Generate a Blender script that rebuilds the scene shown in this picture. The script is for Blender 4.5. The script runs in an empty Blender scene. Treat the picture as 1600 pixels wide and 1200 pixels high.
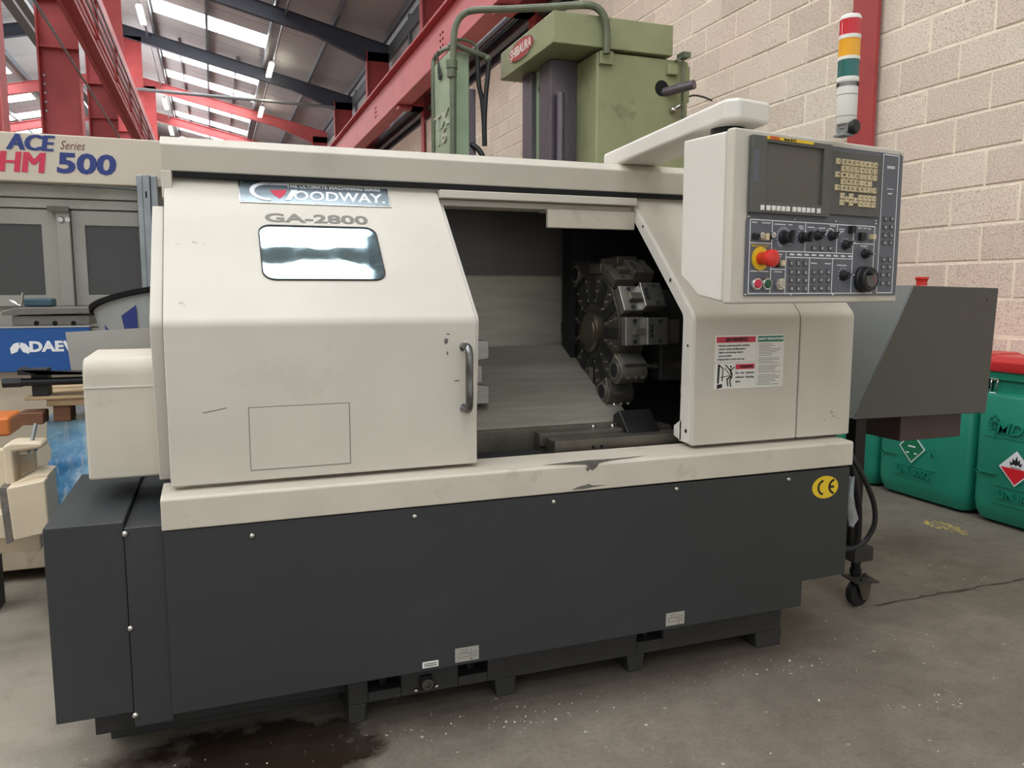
import bpy, bmesh, math, random
from mathutils import Vector, Matrix
random.seed(7)
SC = bpy.context.scene
COL = SC.collection
PI = math.pi
# ------------------------------------------------------------ camera, world, exposure
YAW, PITCH, FOC, CAMH = math.radians(20.36), math.radians(6.75), 1244.0, 1.2
cam_d = bpy.data.cameras.new('camera'); cam = bpy.data.objects.new('camera', cam_d); COL.objects.link(cam)
cam.location = (0, 0, CAMH); cam.rotation_euler = (PI/2-PITCH, 0, -YAW)
cam_d.sensor_fit = 'HORIZONTAL'; cam_d.sensor_width = 36.0; cam_d.lens = FOC/1600*36; cam_d.clip_start = .05; cam_d.clip_end = 300
SC.camera = cam
W = bpy.data.worlds.new('sky'); SC.world = W; W.use_nodes = True
bg = W.node_tree.nodes['Background']; bg.inputs[0].default_value = (.93, .97, 1, 1); bg.inputs[1].default_value = 0.92
SC.view_settings.view_transform = 'Standard'; SC.view_settings.look = 'None'
SC.view_settings.gamma = 1; SC.view_settings.use_curve_mapping = False
SC.view_settings.exposure = 0.0
SKYLIGHT = 10.4      # radiance of the daylit roof lights
TUBE = 14.0          # radiance of the fluorescent tubes

_F = Vector((math.sin(YAW)*math.cos(PITCH), math.cos(YAW)*math.cos(PITCH), -math.sin(PITCH)))
_R = Vector((math.cos(YAW), -math.sin(YAW), 0)); _U = _R.cross(_F)
def A(u, v, x=None, y=None, z=None):
    """survey: the point of a real plane (x=, y= or z= metres) seen at photo pixel (u, v)"""
    d = _F + _R*((u-800)/FOC) - _U*((v-600)/FOC)
    if x is not None: t = x/d.x
    elif y is not None: t = y/d.y
    else: t = (z-CAMH)/d.z
    return Vector((0, 0, CAMH)) + d*t

# ------------------------------------------------------------ mesh helper
class MB:
    def __init__(s): s.v = []; s.f = []
    def add(s, vs, fs, M=None):
        o = len(s.v)
        s.v += [tuple(M @ Vector(p)) if M else tuple(p) for p in vs]
        s.f += [tuple(i+o for i in f) for f in fs]; return s
    def box(s, x0, x1, y0, y1, z0, z1, M=None):
        return s.add([(x0,y0,z0),(x1,y0,z0),(x1,y1,z0),(x0,y1,z0),(x0,y0,z1),(x1,y0,z1),(x1,y1,z1),(x0,y1,z1)],
                     [(0,3,2,1),(4,5,6,7),(0,1,5,4),(1,2,6,5),(2,3,7,6),(3,0,4,7)], M)
    def prism(s, pts, ax, lo, hi, M=None):
        def P(a, b, c): return {'x': (c,a,b), 'y': (a,c,b), 'z': (a,b,c)}[ax]
        n = len(pts)
        vs = [P(a,b,lo) for a,b in pts]+[P(a,b,hi) for a,b in pts]
        fs = [tuple(range(n)), tuple(range(2*n-1, n-1, -1))]+[(i,(i+1)%n,n+(i+1)%n,n+i) for i in range(n)]
        return s.add(vs, fs, M)
    def loft(s, rings, cap=True, closed=True, M=None):
        n = len(rings[0]); vs = [p for r in rings for p in r]; fs = []
        for k in range(len(rings)-1):
            for i in range(n if closed else n-1):
                j = (i+1) % n; fs.append((k*n+i, k*n+j, (k+1)*n+j, (k+1)*n+i))
        if cap: fs += [tuple(range(n-1,-1,-1)), tuple(range((len(rings)-1)*n, len(rings)*n))]
        return s.add(vs, fs, M)
    def turn(s, prof, p0, axis, n=24, cap=True, M=None):
        """prof: (radius, distance along axis)"""
        a = Vector(axis).normalized(); t = Vector((0,0,1)) if abs(a.z) < .9 else Vector((1,0,0))
        e1 = a.cross(t).normalized(); e2 = a.cross(e1); p0 = Vector(p0)
        rings = [[p0+a*h+(e1*math.cos(2*PI*i/n)+e2*math.sin(2*PI*i/n))*max(r,1e-5) for i in range(n)] for r,h in prof]
        return s.loft(rings, cap, True, M)
    def cyl(s, p0, p1, r, r1=None, n=20, M=None):
        p0 = Vector(p0); p1 = Vector(p1)
        return s.turn([(r,0),(r if r1 is None else r1,(p1-p0).length)], p0, p1-p0, n, True, M)
    def tube(s, path, r, n=10, M=None):
        P = [Vector(p) for p in path]; rings = []; e1 = None
        for i, p in enumerate(P):
            d = (P[min(i+1,len(P)-1)]-P[max(i-1,0)]).normalized()
            if e1 is None:
                t = Vector((0,0,1)) if abs(d.z) < .9 else Vector((1,0,0)); e1 = d.cross(t).normalized()
            else: e1 = (e1-d*e1.dot(d)).normalized()
            e2 = d.cross(e1); rr = r[i] if isinstance(r,(list,tuple)) else r
            rings.append([p+(e1*math.cos(2*PI*k/n)+e2*math.sin(2*PI*k/n))*rr for k in range(n)])
        return s.loft(rings, True, True, M)
    def ball(s, c, r, n=14, m=8, sq=(1,1,1), M=None):
        c = Vector(c); rings = []
        for k in range(1,m):
            th = PI*k/m
            rings.append([c+Vector((r*sq[0]*math.sin(th)*math.cos(2*PI*i/n), r*sq[1]*math.sin(th)*math.sin(2*PI*i/n), r*sq[2]*math.cos(th))) for i in range(n)])
        return s.loft(rings, True, True, M)
    def frame(s, x0, x1, z0, z1, w, y0, y1, M=None):
        for a in ((x0,x1,z0,z0+w),(x0,x1,z1-w,z1),(x0,x0+w,z0+w,z1-w),(x1-w,x1,z0+w,z1-w)):
            s.box(a[0],a[1],y0,y1,a[2],a[3],M)
        return s
    def ring(s, outer, inner, ax, lo, hi, M=None):
        """plate with a hole: outer and inner loops have the same count"""
        def P(a,b,c): return {'x': (c,a,b), 'y': (a,c,b), 'z': (a,b,c)}[ax]
        n = len(outer)
        vs = [P(a,b,lo) for a,b in outer]+[P(a,b,lo) for a,b in inner]+[P(a,b,hi) for a,b in outer]+[P(a,b,hi) for a,b in inner]
        fs = []
        for i in range(n):
            j = (i+1)%n
            fs += [(i,j,n+j,n+i),(2*n+i,3*n+i,3*n+j,2*n+j),(i,2*n+i,2*n+j,j),(n+i,n+j,3*n+j,3*n+i)]
        return s.add(vs, fs, M)
    def text(s, txt, o, xd, ud, size, sx=1.0, shear=0.0, bold=0.0, ext=.0006, align='CENTER', M=None):
        c = bpy.data.curves.new('t','FONT'); c.body = txt; c.size = size; c.shear = shear; c.offset = bold
        c.extrude = ext; c.align_x = align; c.align_y = 'CENTER'; c.resolution_u = 3
        ob = bpy.data.objects.new('t', c); me = ob.to_mesh()
        xd = Vector(xd).normalized(); ud = Vector(ud).normalized(); nd = xd.cross(ud); o = Vector(o)
        vs = [o+xd*(p.co.x*sx)+ud*p.co.y+nd*p.co.z for p in me.vertices]
        fs = [tuple(p.vertices) for p in me.polygons]
        s.add(vs, fs, M); ob.to_mesh_clear(); bpy.data.objects.remove(ob); bpy.data.curves.remove(c); return s

def rrect(x0, x1, y0, y1, r, n=5):
    P = []
    for cx, cy, a in ((x1-r,y0+r,-PI/2),(x1-r,y1-r,0),(x0+r,y1-r,PI/2),(x0+r,y0+r,PI)):
        for i in range(n+1): P.append((cx+r*math.cos(a+PI/2*i/n), cy+r*math.sin(a+PI/2*i/n)))
    return P
def arc(cx, cy, rx, ry, a0, a1, n):
    return [(cx+rx*math.cos(a0+(a1-a0)*i/n), cy+ry*math.sin(a0+(a1-a0)*i/n)) for i in range(n+1)]
def smooth_path(pts, k=6):
    P = [Vector(p) for p in pts]; out = []
    for i in range(len(P)-1):
        a, b, c, d = P[max(i-1,0)], P[i], P[i+1], P[min(i+2,len(P)-1)]
        for j in range(k):
            t = j/k
            out.append(.5*((2*b)+(c-a)*t+(2*a-5*b+4*c-d)*t*t+(3*b-a-3*c+d)*t**3))
    return out+[P[-1]]

# ------------------------------------------------------------ objects
ORG = {}
def mesh_of(name, mb, mat, org, smooth=35, recalc=True):
    me = bpy.data.meshes.new(name)
    o = Vector(org)
    me.from_pydata([tuple(Vector(p)-o) for p in mb.v], [], mb.f)
    if recalc:
        bm = bmesh.new(); bm.from_mesh(me); bmesh.ops.recalc_face_normals(bm, faces=bm.faces); bm.to_mesh(me); bm.free()
    if smooth:
        me.polygons.foreach_set('use_smooth', [True]*len(me.polygons)); me.set_sharp_from_angle(angle=math.radians(smooth))
    me.materials.append(mat); me.update(); return me
def bev(o, w, seg=2):
    if w:
        m = o.modifiers.new('bevel','BEVEL'); m.width = w; m.segments = seg; m.limit_method = 'ANGLE'; m.angle_limit = math.radians(40); m.harden_normals = True
def thing(name, label, cat, loc, rz=0, group=None):
    o = bpy.data.objects.new(name, None); COL.objects.link(o); o.empty_display_size = .1
    o.location = loc; o.rotation_euler = (0,0,rz); o['label'] = label; o['category'] = cat
    if group: o['group'] = group
    ORG[o.name] = Vector((0,0,0)) if rz else Vector(loc)
    return o
def part(par, name, mb, mat, label=None, b=0, smooth=35, stuff=False):
    org = ORG[par.name]
    o = bpy.data.objects.new(name, mesh_of(name, mb, mat, org, smooth)); COL.objects.link(o); o.parent = par
    ORG[o.name] = org; bev(o, b)
    if label: o['label'] = label
    if stuff: o['kind'] = 'stuff'
    return o
def top(name, label, cat, mb, mat, b=0, group=None, smooth=35, stuff=False):
    xs = [p[0] for p in mb.v]; ys = [p[1] for p in mb.v]; zs = [p[2] for p in mb.v]
    org = Vector(((min(xs)+max(xs))/2, (min(ys)+max(ys))/2, min(zs)))
    o = bpy.data.objects.new(name, mesh_of(name, mb, mat, org, smooth)); COL.objects.link(o); o.location = org
    ORG[o.name] = org; bev(o, b); o['label'] = label; o['category'] = cat
    if group: o['group'] = group
    if stuff: o['kind'] = 'stuff'
    return o
def struct(name, mb, mat, b=0, smooth=0):
    o = bpy.data.objects.new(name, mesh_of(name, mb, mat, (0,0,0), smooth)); COL.objects.link(o); o['kind'] = 'structure'
    ORG[o.name] = Vector((0,0,0)); bev(o, b); return o
def piece(par, name, me, loc, scale=None, rot=None, label=None):
    """a repeated part sharing mesh data"""
    o = bpy.data.objects.new(name, me); COL.objects.link(o); o.parent = par; o.location = Vector(loc)-ORG[par.name]
    if scale: o.scale = scale
    if rot: o.rotation_euler = rot
    if label: o['label'] = label
    ORG[o.name] = ORG[par.name]; return o

# ------------------------------------------------------------ materials
def lin(c):
    c = c/255
    return c/12.92 if c <= .04045 else ((c+.055)/1.055)**2.4
def rgb(r, g, b): return (lin(r), lin(g), lin(b), 1)
def mat(name, col, rough=.5, metal=0.0, var=.06, vscale=6.0, bump=0.0, bscale=300.0, dirt=0.0, dirtcol=None, dscale=3.0, spec=.5, coat=0.0, emit=None, stretch=None, rvar=.0, trans=0.0):
    m = bpy.data.materials.new(name); m.use_nodes = True; nt = m.node_tree; N = nt.nodes; L = nt.links
    p = N['Principled BSDF']; p.inputs['Roughness'].default_value = rough; p.inputs['Metallic'].default_value = metal
    p.inputs['Specular IOR Level'].default_value = spec; p.inputs['Coat Weight'].default_value = coat
    p.inputs['Transmission Weight'].default_value = trans
    c = rgb(*col); p.inputs['Base Color'].default_value = c
    tc = N.new('ShaderNodeTexCoord'); vec = tc.outputs['Object']
    if stretch:
        mp = N.new('ShaderNodeMapping'); mp.inputs['Scale'].default_value = stretch; L.new(vec, mp.inputs[0]); vec = mp.outputs[0]
    out = None
    if var:
        n1 = N.new('ShaderNodeTexNoise'); n1.inputs['Scale'].default_value = vscale; n1.inputs['Detail'].default_value = 6; L.new(vec, n1.inputs['Vector'])
        r = N.new('ShaderNodeMapRange'); r.inputs['From Min'].default_value = .3; r.inputs['From Max'].default_value = .7
        r.inputs['To Min'].default_value = 1-var; r.inputs['To Max'].default_value = 1+var; L.new(n1.outputs[0], r.inputs[0])
        mx = N.new('ShaderNodeMix'); mx.data_type = 'RGBA'; mx.blend_type = 'MULTIPLY'; mx.inputs['Factor'].default_value = 1
        mx.inputs['A'].default_value = c; L.new(r.outputs[0], mx.inputs['B']); out = mx.outputs['Result']
        if rvar:
            r2 = N.new('ShaderNodeMapRange'); r2.inputs['To Min'].default_value = rough-rvar; r2.inputs['To Max'].default_value = rough+rvar
            L.new(n1.outputs[0], r2.inputs[0]); L.new(r2.outputs[0], p.inputs['Roughness'])
    if dirt:
        n2 = N.new('ShaderNodeTexNoise'); n2.inputs['Scale'].default_value = dscale; n2.inputs['Detail'].default_value = 9; n2.inputs['Roughness'].default_value = .68
        L.new(vec, n2.inputs['Vector'])
        r = N.new('ShaderNodeMapRange'); r.inputs['From Min'].default_value = .58; r.inputs['From Max'].default_value = .78; r.inputs['To Max'].default_value = dirt; L.new(n2.outputs[0], r.inputs[0])
        mx = N.new('ShaderNodeMix'); mx.data_type = 'RGBA'; L.new(r.outputs[0], mx.inputs['Factor'])
        if out: L.new(out, mx.inputs['A'])
        else: mx.inputs['A'].default_value = c
        mx.inputs['B'].default_value = rgb(*(dirtcol or (60,52,42))); out = mx.outputs['Result']
    if out: L.new(out, p.inputs['Base Color'])
    if bump:
        nb = N.new('ShaderNodeTexNoise'); nb.inputs['Scale'].default_value = bscale; nb.inputs['Detail'].default_value = 2; L.new(vec, nb.inputs['Vector'])
        b = N.new('ShaderNodeBump'); b.inputs['Strength'].default_value = bump; b.inputs['Distance'].default_value = .002
        L.new(nb.outputs[0], b.inputs['Height']); L.new(b.outputs[0], p.inputs['Normal'])
    if emit:
        p.inputs['Emission Color'].default_value = (*emit[0],1); p.inputs['Emission Strength'].default_value = emit[1]
    return m
M_cream = mat('cream_paint', (198,191,178), .42, var=.05, vscale=4, bump=.12, bscale=260, dirt=.25, dirtcol=(120,105,84), dscale=2.6)
M_creamdirty = mat('stained_cream_paint', (198,189,174), .48, var=.07, vscale=5, bump=.1, bscale=260, dirt=.5, dirtcol=(84,76,64), dscale=7)
M_lightcream = mat('pale_hammered_paint', (214,209,200), .4, var=.03, vscale=4, bump=.2, bscale=220)
M_dark = mat('charcoal_paint', (46,49,49), .45, var=.06, vscale=3, bump=.08, bscale=280, dirt=.10, dirtcol=(100,100,98), dscale=4)
M_darkbase = mat('dark_cast_iron', (48,47,45), .6, var=.15, vscale=12, bump=.3, bscale=90, dirt=.3, dirtcol=(70,60,48), dscale=6)
M_black = mat('black_rubber', (22,22,23), .55, var=.1)
M_blackmetal = mat('oily_black_steel', (30,30,30), .35, .4, var=.2, vscale=14)
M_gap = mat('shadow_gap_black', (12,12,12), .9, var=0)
M_steel = mat('machined_steel', (150,148,142), .32, .9, var=.12, vscale=20, rvar=.1, stretch=(1,1,6))
M_steeldark = mat('oily_steel', (104,98,88), .36, .65, var=.2, vscale=14, rvar=.1, dirt=.4, dirtcol=(36,32,28), dscale=8)
M_stainless = mat('brushed_sheet_steel', (148,143,130), .36, .4, var=.12, vscale=6, rvar=.08, stretch=(1,8,8))
M_chrome = mat('chrome', (215,215,215), .12, 1, var=.03)
M_handle = mat('worn_chrome_handle', (120,120,120), .22, 1, var=.35, vscale=30)
M_bolt = mat('bolt_steel', (185,182,175), .25, 1, var=.05)
M_red = mat('red_oxide_paint', (170,66,66), .5, var=.12, vscale=2.5, dirt=.25, dirtcol=(90,60,56), dscale=2)
M_beam = mat('pink_red_beam_paint', (196,96,96), .5, var=.1, vscale=2, dirt=.3, dirtcol=(120,90,86), dscale=3)
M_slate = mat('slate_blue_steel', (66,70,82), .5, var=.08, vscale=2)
M_roof = mat('liner_sheet', (176,174,172), .5, var=.05, vscale=1.5)
M_purlin = mat('galvanised_purlin', (120,126,132), .45, .4, var=.1)
M_galv = mat('galvanised_steel', (150,154,156), .4, .7, var=.15, vscale=12)
M_skylight = mat('daylit_rooflight', (240,244,248), .6, var=0, emit=((.93,.97,1), SKYLIGHT))
M_tube = mat('lit_tube', (255,250,235), .5, var=0, emit=((1,.93,.78), TUBE))
M_white = mat('white_plastic', (226,224,216), .4, var=.03)
M_whitepaint = mat('white_print', (232,234,236), .5, var=0)
M_ivory = mat('ivory_key_plastic', (206,190,154), .45, var=.06, vscale=40)
M_ink = mat('black_print', (18,18,18), .6, var=0)
M_greyink = mat('grey_print', (118,114,106), .5, var=0)
M_blueink = mat('navy_print', (36,52,116), .45, var=.04)
M_redink = mat('crimson_print', (196,44,72), .45, var=.04)
M_brownink = mat('maroon_print', (104,44,40), .5, var=0)
M_panelgrey = mat('slate_panel', (90,93,102), .42, var=.04, vscale=20)
M_bezel = mat('graphite_plastic', (84,84,80), .5, var=.04, vscale=20, bump=.05)
M_screen = mat('dark_screen_glass', (84,82,76), .35, var=.02)
M_yellow = mat('yellow_label', (226,190,40), .45, var=.03)
M_redplastic = mat('red_plastic', (206,46,36), .35, var=.03)
M_green = mat('shop_green_paint', (140,144,106), .45, var=.1, vscale=5, dirt=.6, dirtcol=(58,60,42), dscale=7, bump=.05)
M_greenblue = mat('faded_green_paint', (150,168,138), .45, var=.1, vscale=6, dirt=.3, dirtcol=(70,80,60), dscale=6)
M_way = mat('ground_slideway', (112,104,112), .35, .6, var=.12, vscale=8, stretch=(6,6,1))
M_pipe = mat('green_grey_pipe', (98,104,84), .45, .2, var=.15, vscale=20)
M_bin = mat('green_moulded_plastic', (22,128,104), .42, var=.12, vscale=3, dirt=.5, dirtcol=(84,96,80), dscale=3)
M_lid = mat('red_moulded_plastic', (190,40,44), .4, var=.06)
M_hmgrey = mat('grime_grey_paint', (150,146,136), .45, var=.12, vscale=4, dirt=.4, dirtcol=(96,90,80), dscale=3)
M_hmcream = mat('warm_cream_paint', (196,184,166), .45, var=.04, vscale=3)
M_rim = mat('matte_black_rim', (26,26,26), .9, var=0, spec=.1)
M_turret = mat('oil_dark_turret_steel', (74,70,62), .38, .6, var=.15, vscale=14, dirt=.4, dirtcol=(34,30,27), dscale=8)
M_hood = mat('charcoal_hood_paint', (53,54,51), .3, var=.05, vscale=3, bump=.05, bscale=280, dirt=.1, dirtcol=(110,106,100), dscale=5, spec=.7, coat=.35)
M_hoodlit = mat('hood_paint_lit_tone', (112,117,115), .34, .25, var=.05, vscale=3, spec=.7, coat=.3)  # lighter copy of the hood paint, stands in for sheen on the slope
M_glaze = mat('daylit_glazing', (240,244,248), .6, var=0, emit=((.95,.97,1), 4.0))
M_smoke = mat('smoked_window', (62,60,58), .2, var=.12, vscale=2)
M_blue = mat('blue_paint', (22,80,148), .4, var=.06, vscale=4)
M_wood = mat('pallet_wood', (168,142,108), .75, var=.3, vscale=5, dirt=.7, dirtcol=(74,52,36), dscale=5, stretch=(1,6,6))
M_wooddark = mat('weathered_wood', (110,72,50), .75, var=.3, vscale=7, dirt=.6, dirtcol=(50,32,24), dscale=6, stretch=(1,6,6))
M_orange = mat('orange_paint', (214,118,52), .45, var=.05)
M_offwhite = mat('scuffed_offwhite_paint', (206,190,164), .6, var=.1, vscale=6, dirt=.8, dirtcol=(88,70,56), dscale=6)
M_sheet = mat('stained_zinc_sheet', (172,168,160), .45, .3, var=.12, vscale=6, dirt=.6, dirtcol=(90,80,74), dscale=5)
M_drum = mat('ribbed_grey_plastic', (150,153,150), .5, var=.06)
M_cyl = mat('plate_steel', (120,114,108), .4, .6, var=.15, vscale=10)
# ------------------------------------------------------------ special materials
def nodes_of(m): return m.node_tree.nodes, m.node_tree.links
def math_node(N, L, op, a, b=None, clamp=False):
    n = N.new('ShaderNodeMath'); n.operation = op; n.use_clamp = clamp
    for i, q in enumerate((a, b)):
        if q is None: continue
        if isinstance(q, (int, float)): n.inputs[i].default_value = q
        else: L.new(q, n.inputs[i])
    return n.outputs[0]
def mixc(N, L, f, a, b):
    m = N.new('ShaderNodeMix'); m.data_type = 'RGBA'
    if isinstance(f, (int, float)): m.inputs['Factor'].default_value = f
    else: L.new(f, m.inputs['Factor'])
    for k, q in (('A', a), ('B', b)):
        if isinstance(q, tuple): m.inputs[k].default_value = q
        else: L.new(q, m.inputs[k])
    return m.outputs['Result']
def noise(N, L, vec, sc, det=6, rough=.6):
    n = N.new('ShaderNodeTexNoise'); n.inputs['Scale'].default_value = sc; n.inputs['Detail'].default_value = det; n.inputs['Roughness'].default_value = rough
    L.new(vec, n.inputs['Vector']); return n.outputs[0]
def ramp(N, L, v, a, b, lo=0.0, hi=1.0):
    r = N.new('ShaderNodeMapRange'); r.inputs['From Min'].default_value = a; r.inputs['From Max'].default_value = b
    r.inputs['To Min'].default_value = lo; r.inputs['To Max'].default_value = hi; L.new(v, r.inputs[0]); return r.outputs[0]

def floor_material():
    m = bpy.data.materials.new('worn_concrete'); m.use_nodes = True; N, L = nodes_of(m); p = N['Principled BSDF']
    vec = N.new('ShaderNodeTexCoord').outputs['Object']
    c = mixc(N, L, ramp(N, L, noise(N, L, vec, 1.3, 8, .65), .35, .68), rgb(110,102,91), rgb(134,125,112))
    c = mixc(N, L, ramp(N, L, noise(N, L, vec, 9, 8, .7), .4, .75, 0, .55), c, rgb(84,73,64))
    c = mixc(N, L, ramp(N, L, noise(N, L, vec, 70, 4, .7), .5, .8, 0, .6), c, rgb(64,57,50))
    sx = N.new('ShaderNodeSeparateXYZ'); L.new(vec, sx.inputs[0])
    # old oil soaked in along the machine's front and under its left corner
    def blob(cx, cy, rx, ry):
        a = math_node(N, L, 'DIVIDE', math_node(N, L, 'SUBTRACT', sx.outputs[0], cx), rx)
        b = math_node(N, L, 'DIVIDE', math_node(N, L, 'SUBTRACT', sx.outputs[1], cy), ry)
        d = math_node(N, L, 'ADD', math_node(N, L, 'MULTIPLY', a, a), math_node(N, L, 'MULTIPLY', b, b))
        return math_node(N, L, 'ADD', d, math_node(N, L, 'MULTIPLY', math_node(N, L, 'SUBTRACT', noise(N, L, vec, 5, 6, .6), .5), 2.4))
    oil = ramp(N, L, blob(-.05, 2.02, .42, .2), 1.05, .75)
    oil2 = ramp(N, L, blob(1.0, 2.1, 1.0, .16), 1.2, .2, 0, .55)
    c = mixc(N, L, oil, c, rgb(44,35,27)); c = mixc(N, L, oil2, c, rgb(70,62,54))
    # light from the left painted in: soft lighter patch on the left aisle
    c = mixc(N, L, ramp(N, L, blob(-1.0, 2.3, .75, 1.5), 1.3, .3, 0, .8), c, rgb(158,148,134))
    # paint chips and swarf specks
    vo = N.new('ShaderNodeTexVoronoi'); vo.inputs['Scale'].default_value = 16; L.new(vec, vo.inputs['Vector'])
    sp = math_node(N, L, 'MULTIPLY', ramp(N, L, vo.outputs['Distance'], .10, .05), ramp(N, L, noise(N, L, vec, 2.6, 2), .5, .58))
    c = mixc(N, L, sp, c, rgb(198,190,176))
    mp = N.new('ShaderNodeMapping'); mp.inputs['Scale'].default_value = (1, 3, 1); mp.inputs['Rotation'].default_value = (0, 0, .5); L.new(vec, mp.inputs[0])
    sc = math_node(N, L, 'MULTIPLY', ramp(N, L, noise(N, L, mp.outputs[0], 7, 10, .75), .68, .72), .7)
    c = mixc(N, L, sc, c, rgb(186,180,168))
    # worn yellow marking beside the green bins
    ym = ramp(N, L, blob(3.44, 2.93, .06, .16), 1.0, .8)
    ym = math_node(N, L, 'MULTIPLY', ym, ramp(N, L, noise(N, L, vec, 34, 4, .7), .52, .56))
    c = mixc(N, L, ym, c, rgb(206,180,84))
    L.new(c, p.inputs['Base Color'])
    r = ramp(N, L, noise(N, L, vec, 3, 5), .3, .7, .5, .75)
    r2 = N.new('ShaderNodeMix'); L.new(oil, r2.inputs['Factor']); L.new(r, r2.inputs['A']); r2.inputs['B'].default_value = .16; L.new(r2.outputs['Result'], p.inputs['Roughness'])
    b = N.new('ShaderNodeBump'); b.inputs['Strength'].default_value = .35; b.inputs['Distance'].default_value = .004
    L.new(noise(N, L, vec, 45, 8, .7), b.inputs['Height']); L.new(b.outputs[0], p.inputs['Normal'])
    return m
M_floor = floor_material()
def block_material():
    m = bpy.data.materials.new('concrete_block'); m.use_nodes = True; N, L = nodes_of(m); p = N['Principled BSDF']; p.inputs['Roughness'].default_value = .85
    g = N.new('ShaderNodeNewGeometry').outputs['Position']; oi = N.new('ShaderNodeObjectInfo')
    c = mixc(N, L, ramp(N, L, noise(N, L, g, .9, 3), .35, .65), rgb(236,226,207), rgb(233,214,196))
    c = mixc(N, L, ramp(N, L, oi.outputs['Random'], 0, 1, 0, .55), c, rgb(198,180,164))
    c = mixc(N, L, ramp(N, L, noise(N, L, g, 120, 2, .6), .52, .66, 0, .62), c, rgb(128,108,96))
    c = mixc(N, L, ramp(N, L, noise(N, L, g, 80, 2, .6), .58, .72, 0, .6), c, rgb(244,236,220))
    L.new(c, p.inputs['Base Color'])
    b = N.new('ShaderNodeBump'); b.inputs['Strength'].default_value = .5; b.inputs['Distance'].default_value = .004
    L.new(noise(N, L, g, 95, 5, .75), b.inputs['Height']); L.new(b.outputs[0], p.inputs['Normal']); return m
M_block = block_material()
M_mortar = mat('mortar', (240,230,208), .9, var=.12, vscale=6, bump=.4, bscale=120)
def pane_material():
    m = bpy.data.materials.new('coated_window_pane'); m.use_nodes = True; N, L = nodes_of(m); p = N['Principled BSDF']
    vec = N.new('ShaderNodeTexCoord').outputs['Object']
    p.inputs['Base Color'].default_value = rgb(150,172,178); p.inputs['Metallic'].default_value = .85; p.inputs['Roughness'].default_value = .06
    b = N.new('ShaderNodeBump'); b.inputs['Strength'].default_value = .012; b.inputs['Distance'].default_value = .003
    L.new(noise(N, L, vec, 9, 3, .5), b.inputs['Height']); L.new(b.outputs[0], p.inputs['Normal'])
    L.new(ramp(N, L, noise(N, L, vec, 14, 8, .7), .45, .75, .03, .09), p.inputs['Roughness']); return m
M_pane = pane_material()
def film_material(name, c1, c2, rough=.12, alpha=None):
    m = bpy.data.materials.new(name); m.use_nodes = True; N, L = nodes_of(m); p = N['Principled BSDF']
    vec = N.new('ShaderNodeTexCoord').outputs['Object']
    mp = N.new('ShaderNodeMapping'); mp.inputs['Rotation'].default_value = (0,.6,0); mp.inputs['Scale'].default_value = (7,7,1.2); L.new(vec, mp.inputs[0])
    fold = noise(N, L, mp.outputs[0], 5, 5, .65)
    c0 = mixc(N, L, ramp(N, L, noise(N, L, vec, 5, 5, .6), .38, .62), rgb(*c1), rgb(*c2))
    L.new(mixc(N, L, ramp(N, L, fold, .5, .66, 0, .85), c0, rgb(206,226,236)), p.inputs['Base Color'])  # pale streaks along the folds paint highlights into the film colour
    p.inputs['Roughness'].default_value = rough; p.inputs['Specular IOR Level'].default_value = .9; p.inputs['Coat Weight'].default_value = .8; p.inputs['Coat Roughness'].default_value = .08
    b = N.new('ShaderNodeBump'); b.inputs['Strength'].default_value = .9; b.inputs['Distance'].default_value = .012
    L.new(math_node(N, L, 'ADD', fold, math_node(N, L, 'MULTIPLY', noise(N, L, vec, 30, 5, .6), .5)), b.inputs['Height']); L.new(b.outputs[0], p.inputs['Normal'])
    if alpha is not None: p.inputs['Alpha'].default_value = alpha
    return m
M_film = film_material('blue_stretch_film', (40,132,200), (140,196,226))
M_clear = film_material('clear_plastic_film', (150,150,146), (206,206,202), .15, .55)
def lens_material(name, col):
    return mat(name, col, .15, var=.05, vscale=30, coat=.6)
M_lensred = lens_material('red_lens', (196,22,40)); M_lensamb = lens_material('amber_lens', (232,164,16)); M_lensgrn = lens_material('green_lens', (10,96,92))
# ------------------------------------------------------------ floor, walls
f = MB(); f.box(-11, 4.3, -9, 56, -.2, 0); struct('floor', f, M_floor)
jt = MB()                                                     # the joint cut in the slab
q0, q1 = A(1365,946,z=0), A(1600,905,z=0); d = (q1-q0).normalized(); nn = Vector((-d.y, d.x, 0)); q1 = q0+d*1.7
L_, R_ = [], []
for i in range(41):
    p = q0.lerp(q1, i/40); w = .003+.007*random.random(); o = random.uniform(-.008,.008)
    L_.append(p+nn*(o+w)); R_.append(p+nn*(o-w))
n = len(L_)
jt.add([(v.x,v.y,.0012) for v in L_+R_], [(i,i+1,n+i+1,n+i) for i in range(n-1)])
struct('trim_1', jt, mat('dirt_filled_joint',(66,60,52),.8,var=.2,vscale=20))
WX = 4.16
wall = MB(); wall.box(WX+.005, WX+.3, -2, 50, 0, 4.585); W_R = struct('wall_right', wall, M_mortar)
def block_mesh(ln, h, seed):
    r = random.Random(seed); b = MB(); c = .007
    def j(): return r.uniform(-.002,.002)
    o = [(0,0),(ln,0),(ln,h),(0,h)]; i = [(c+j(),c+j()),(ln-c+j(),c+j()),(ln-c+j(),h-c+j()),(c+j(),h-c+j())]
    x0, x1 = .0+j(), .006
    vs = [(.05,y,z) for y,z in o]+[(x1,y,z) for y,z in o]+[(x0,y,z) for y,z in i]
    fs = [(k,(k+1)%4,4+(k+1)%4,4+k) for k in range(4)]+[(4+k,4+(k+1)%4,8+(k+1)%4,8+k) for k in range(4)]+[(8,9,10,11)]
    return b.add(vs, fs)
CH, CL = .2132, .4405
zj = 2.002 % CH; yj = A(1445,190,x=WX).y % CL
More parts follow.
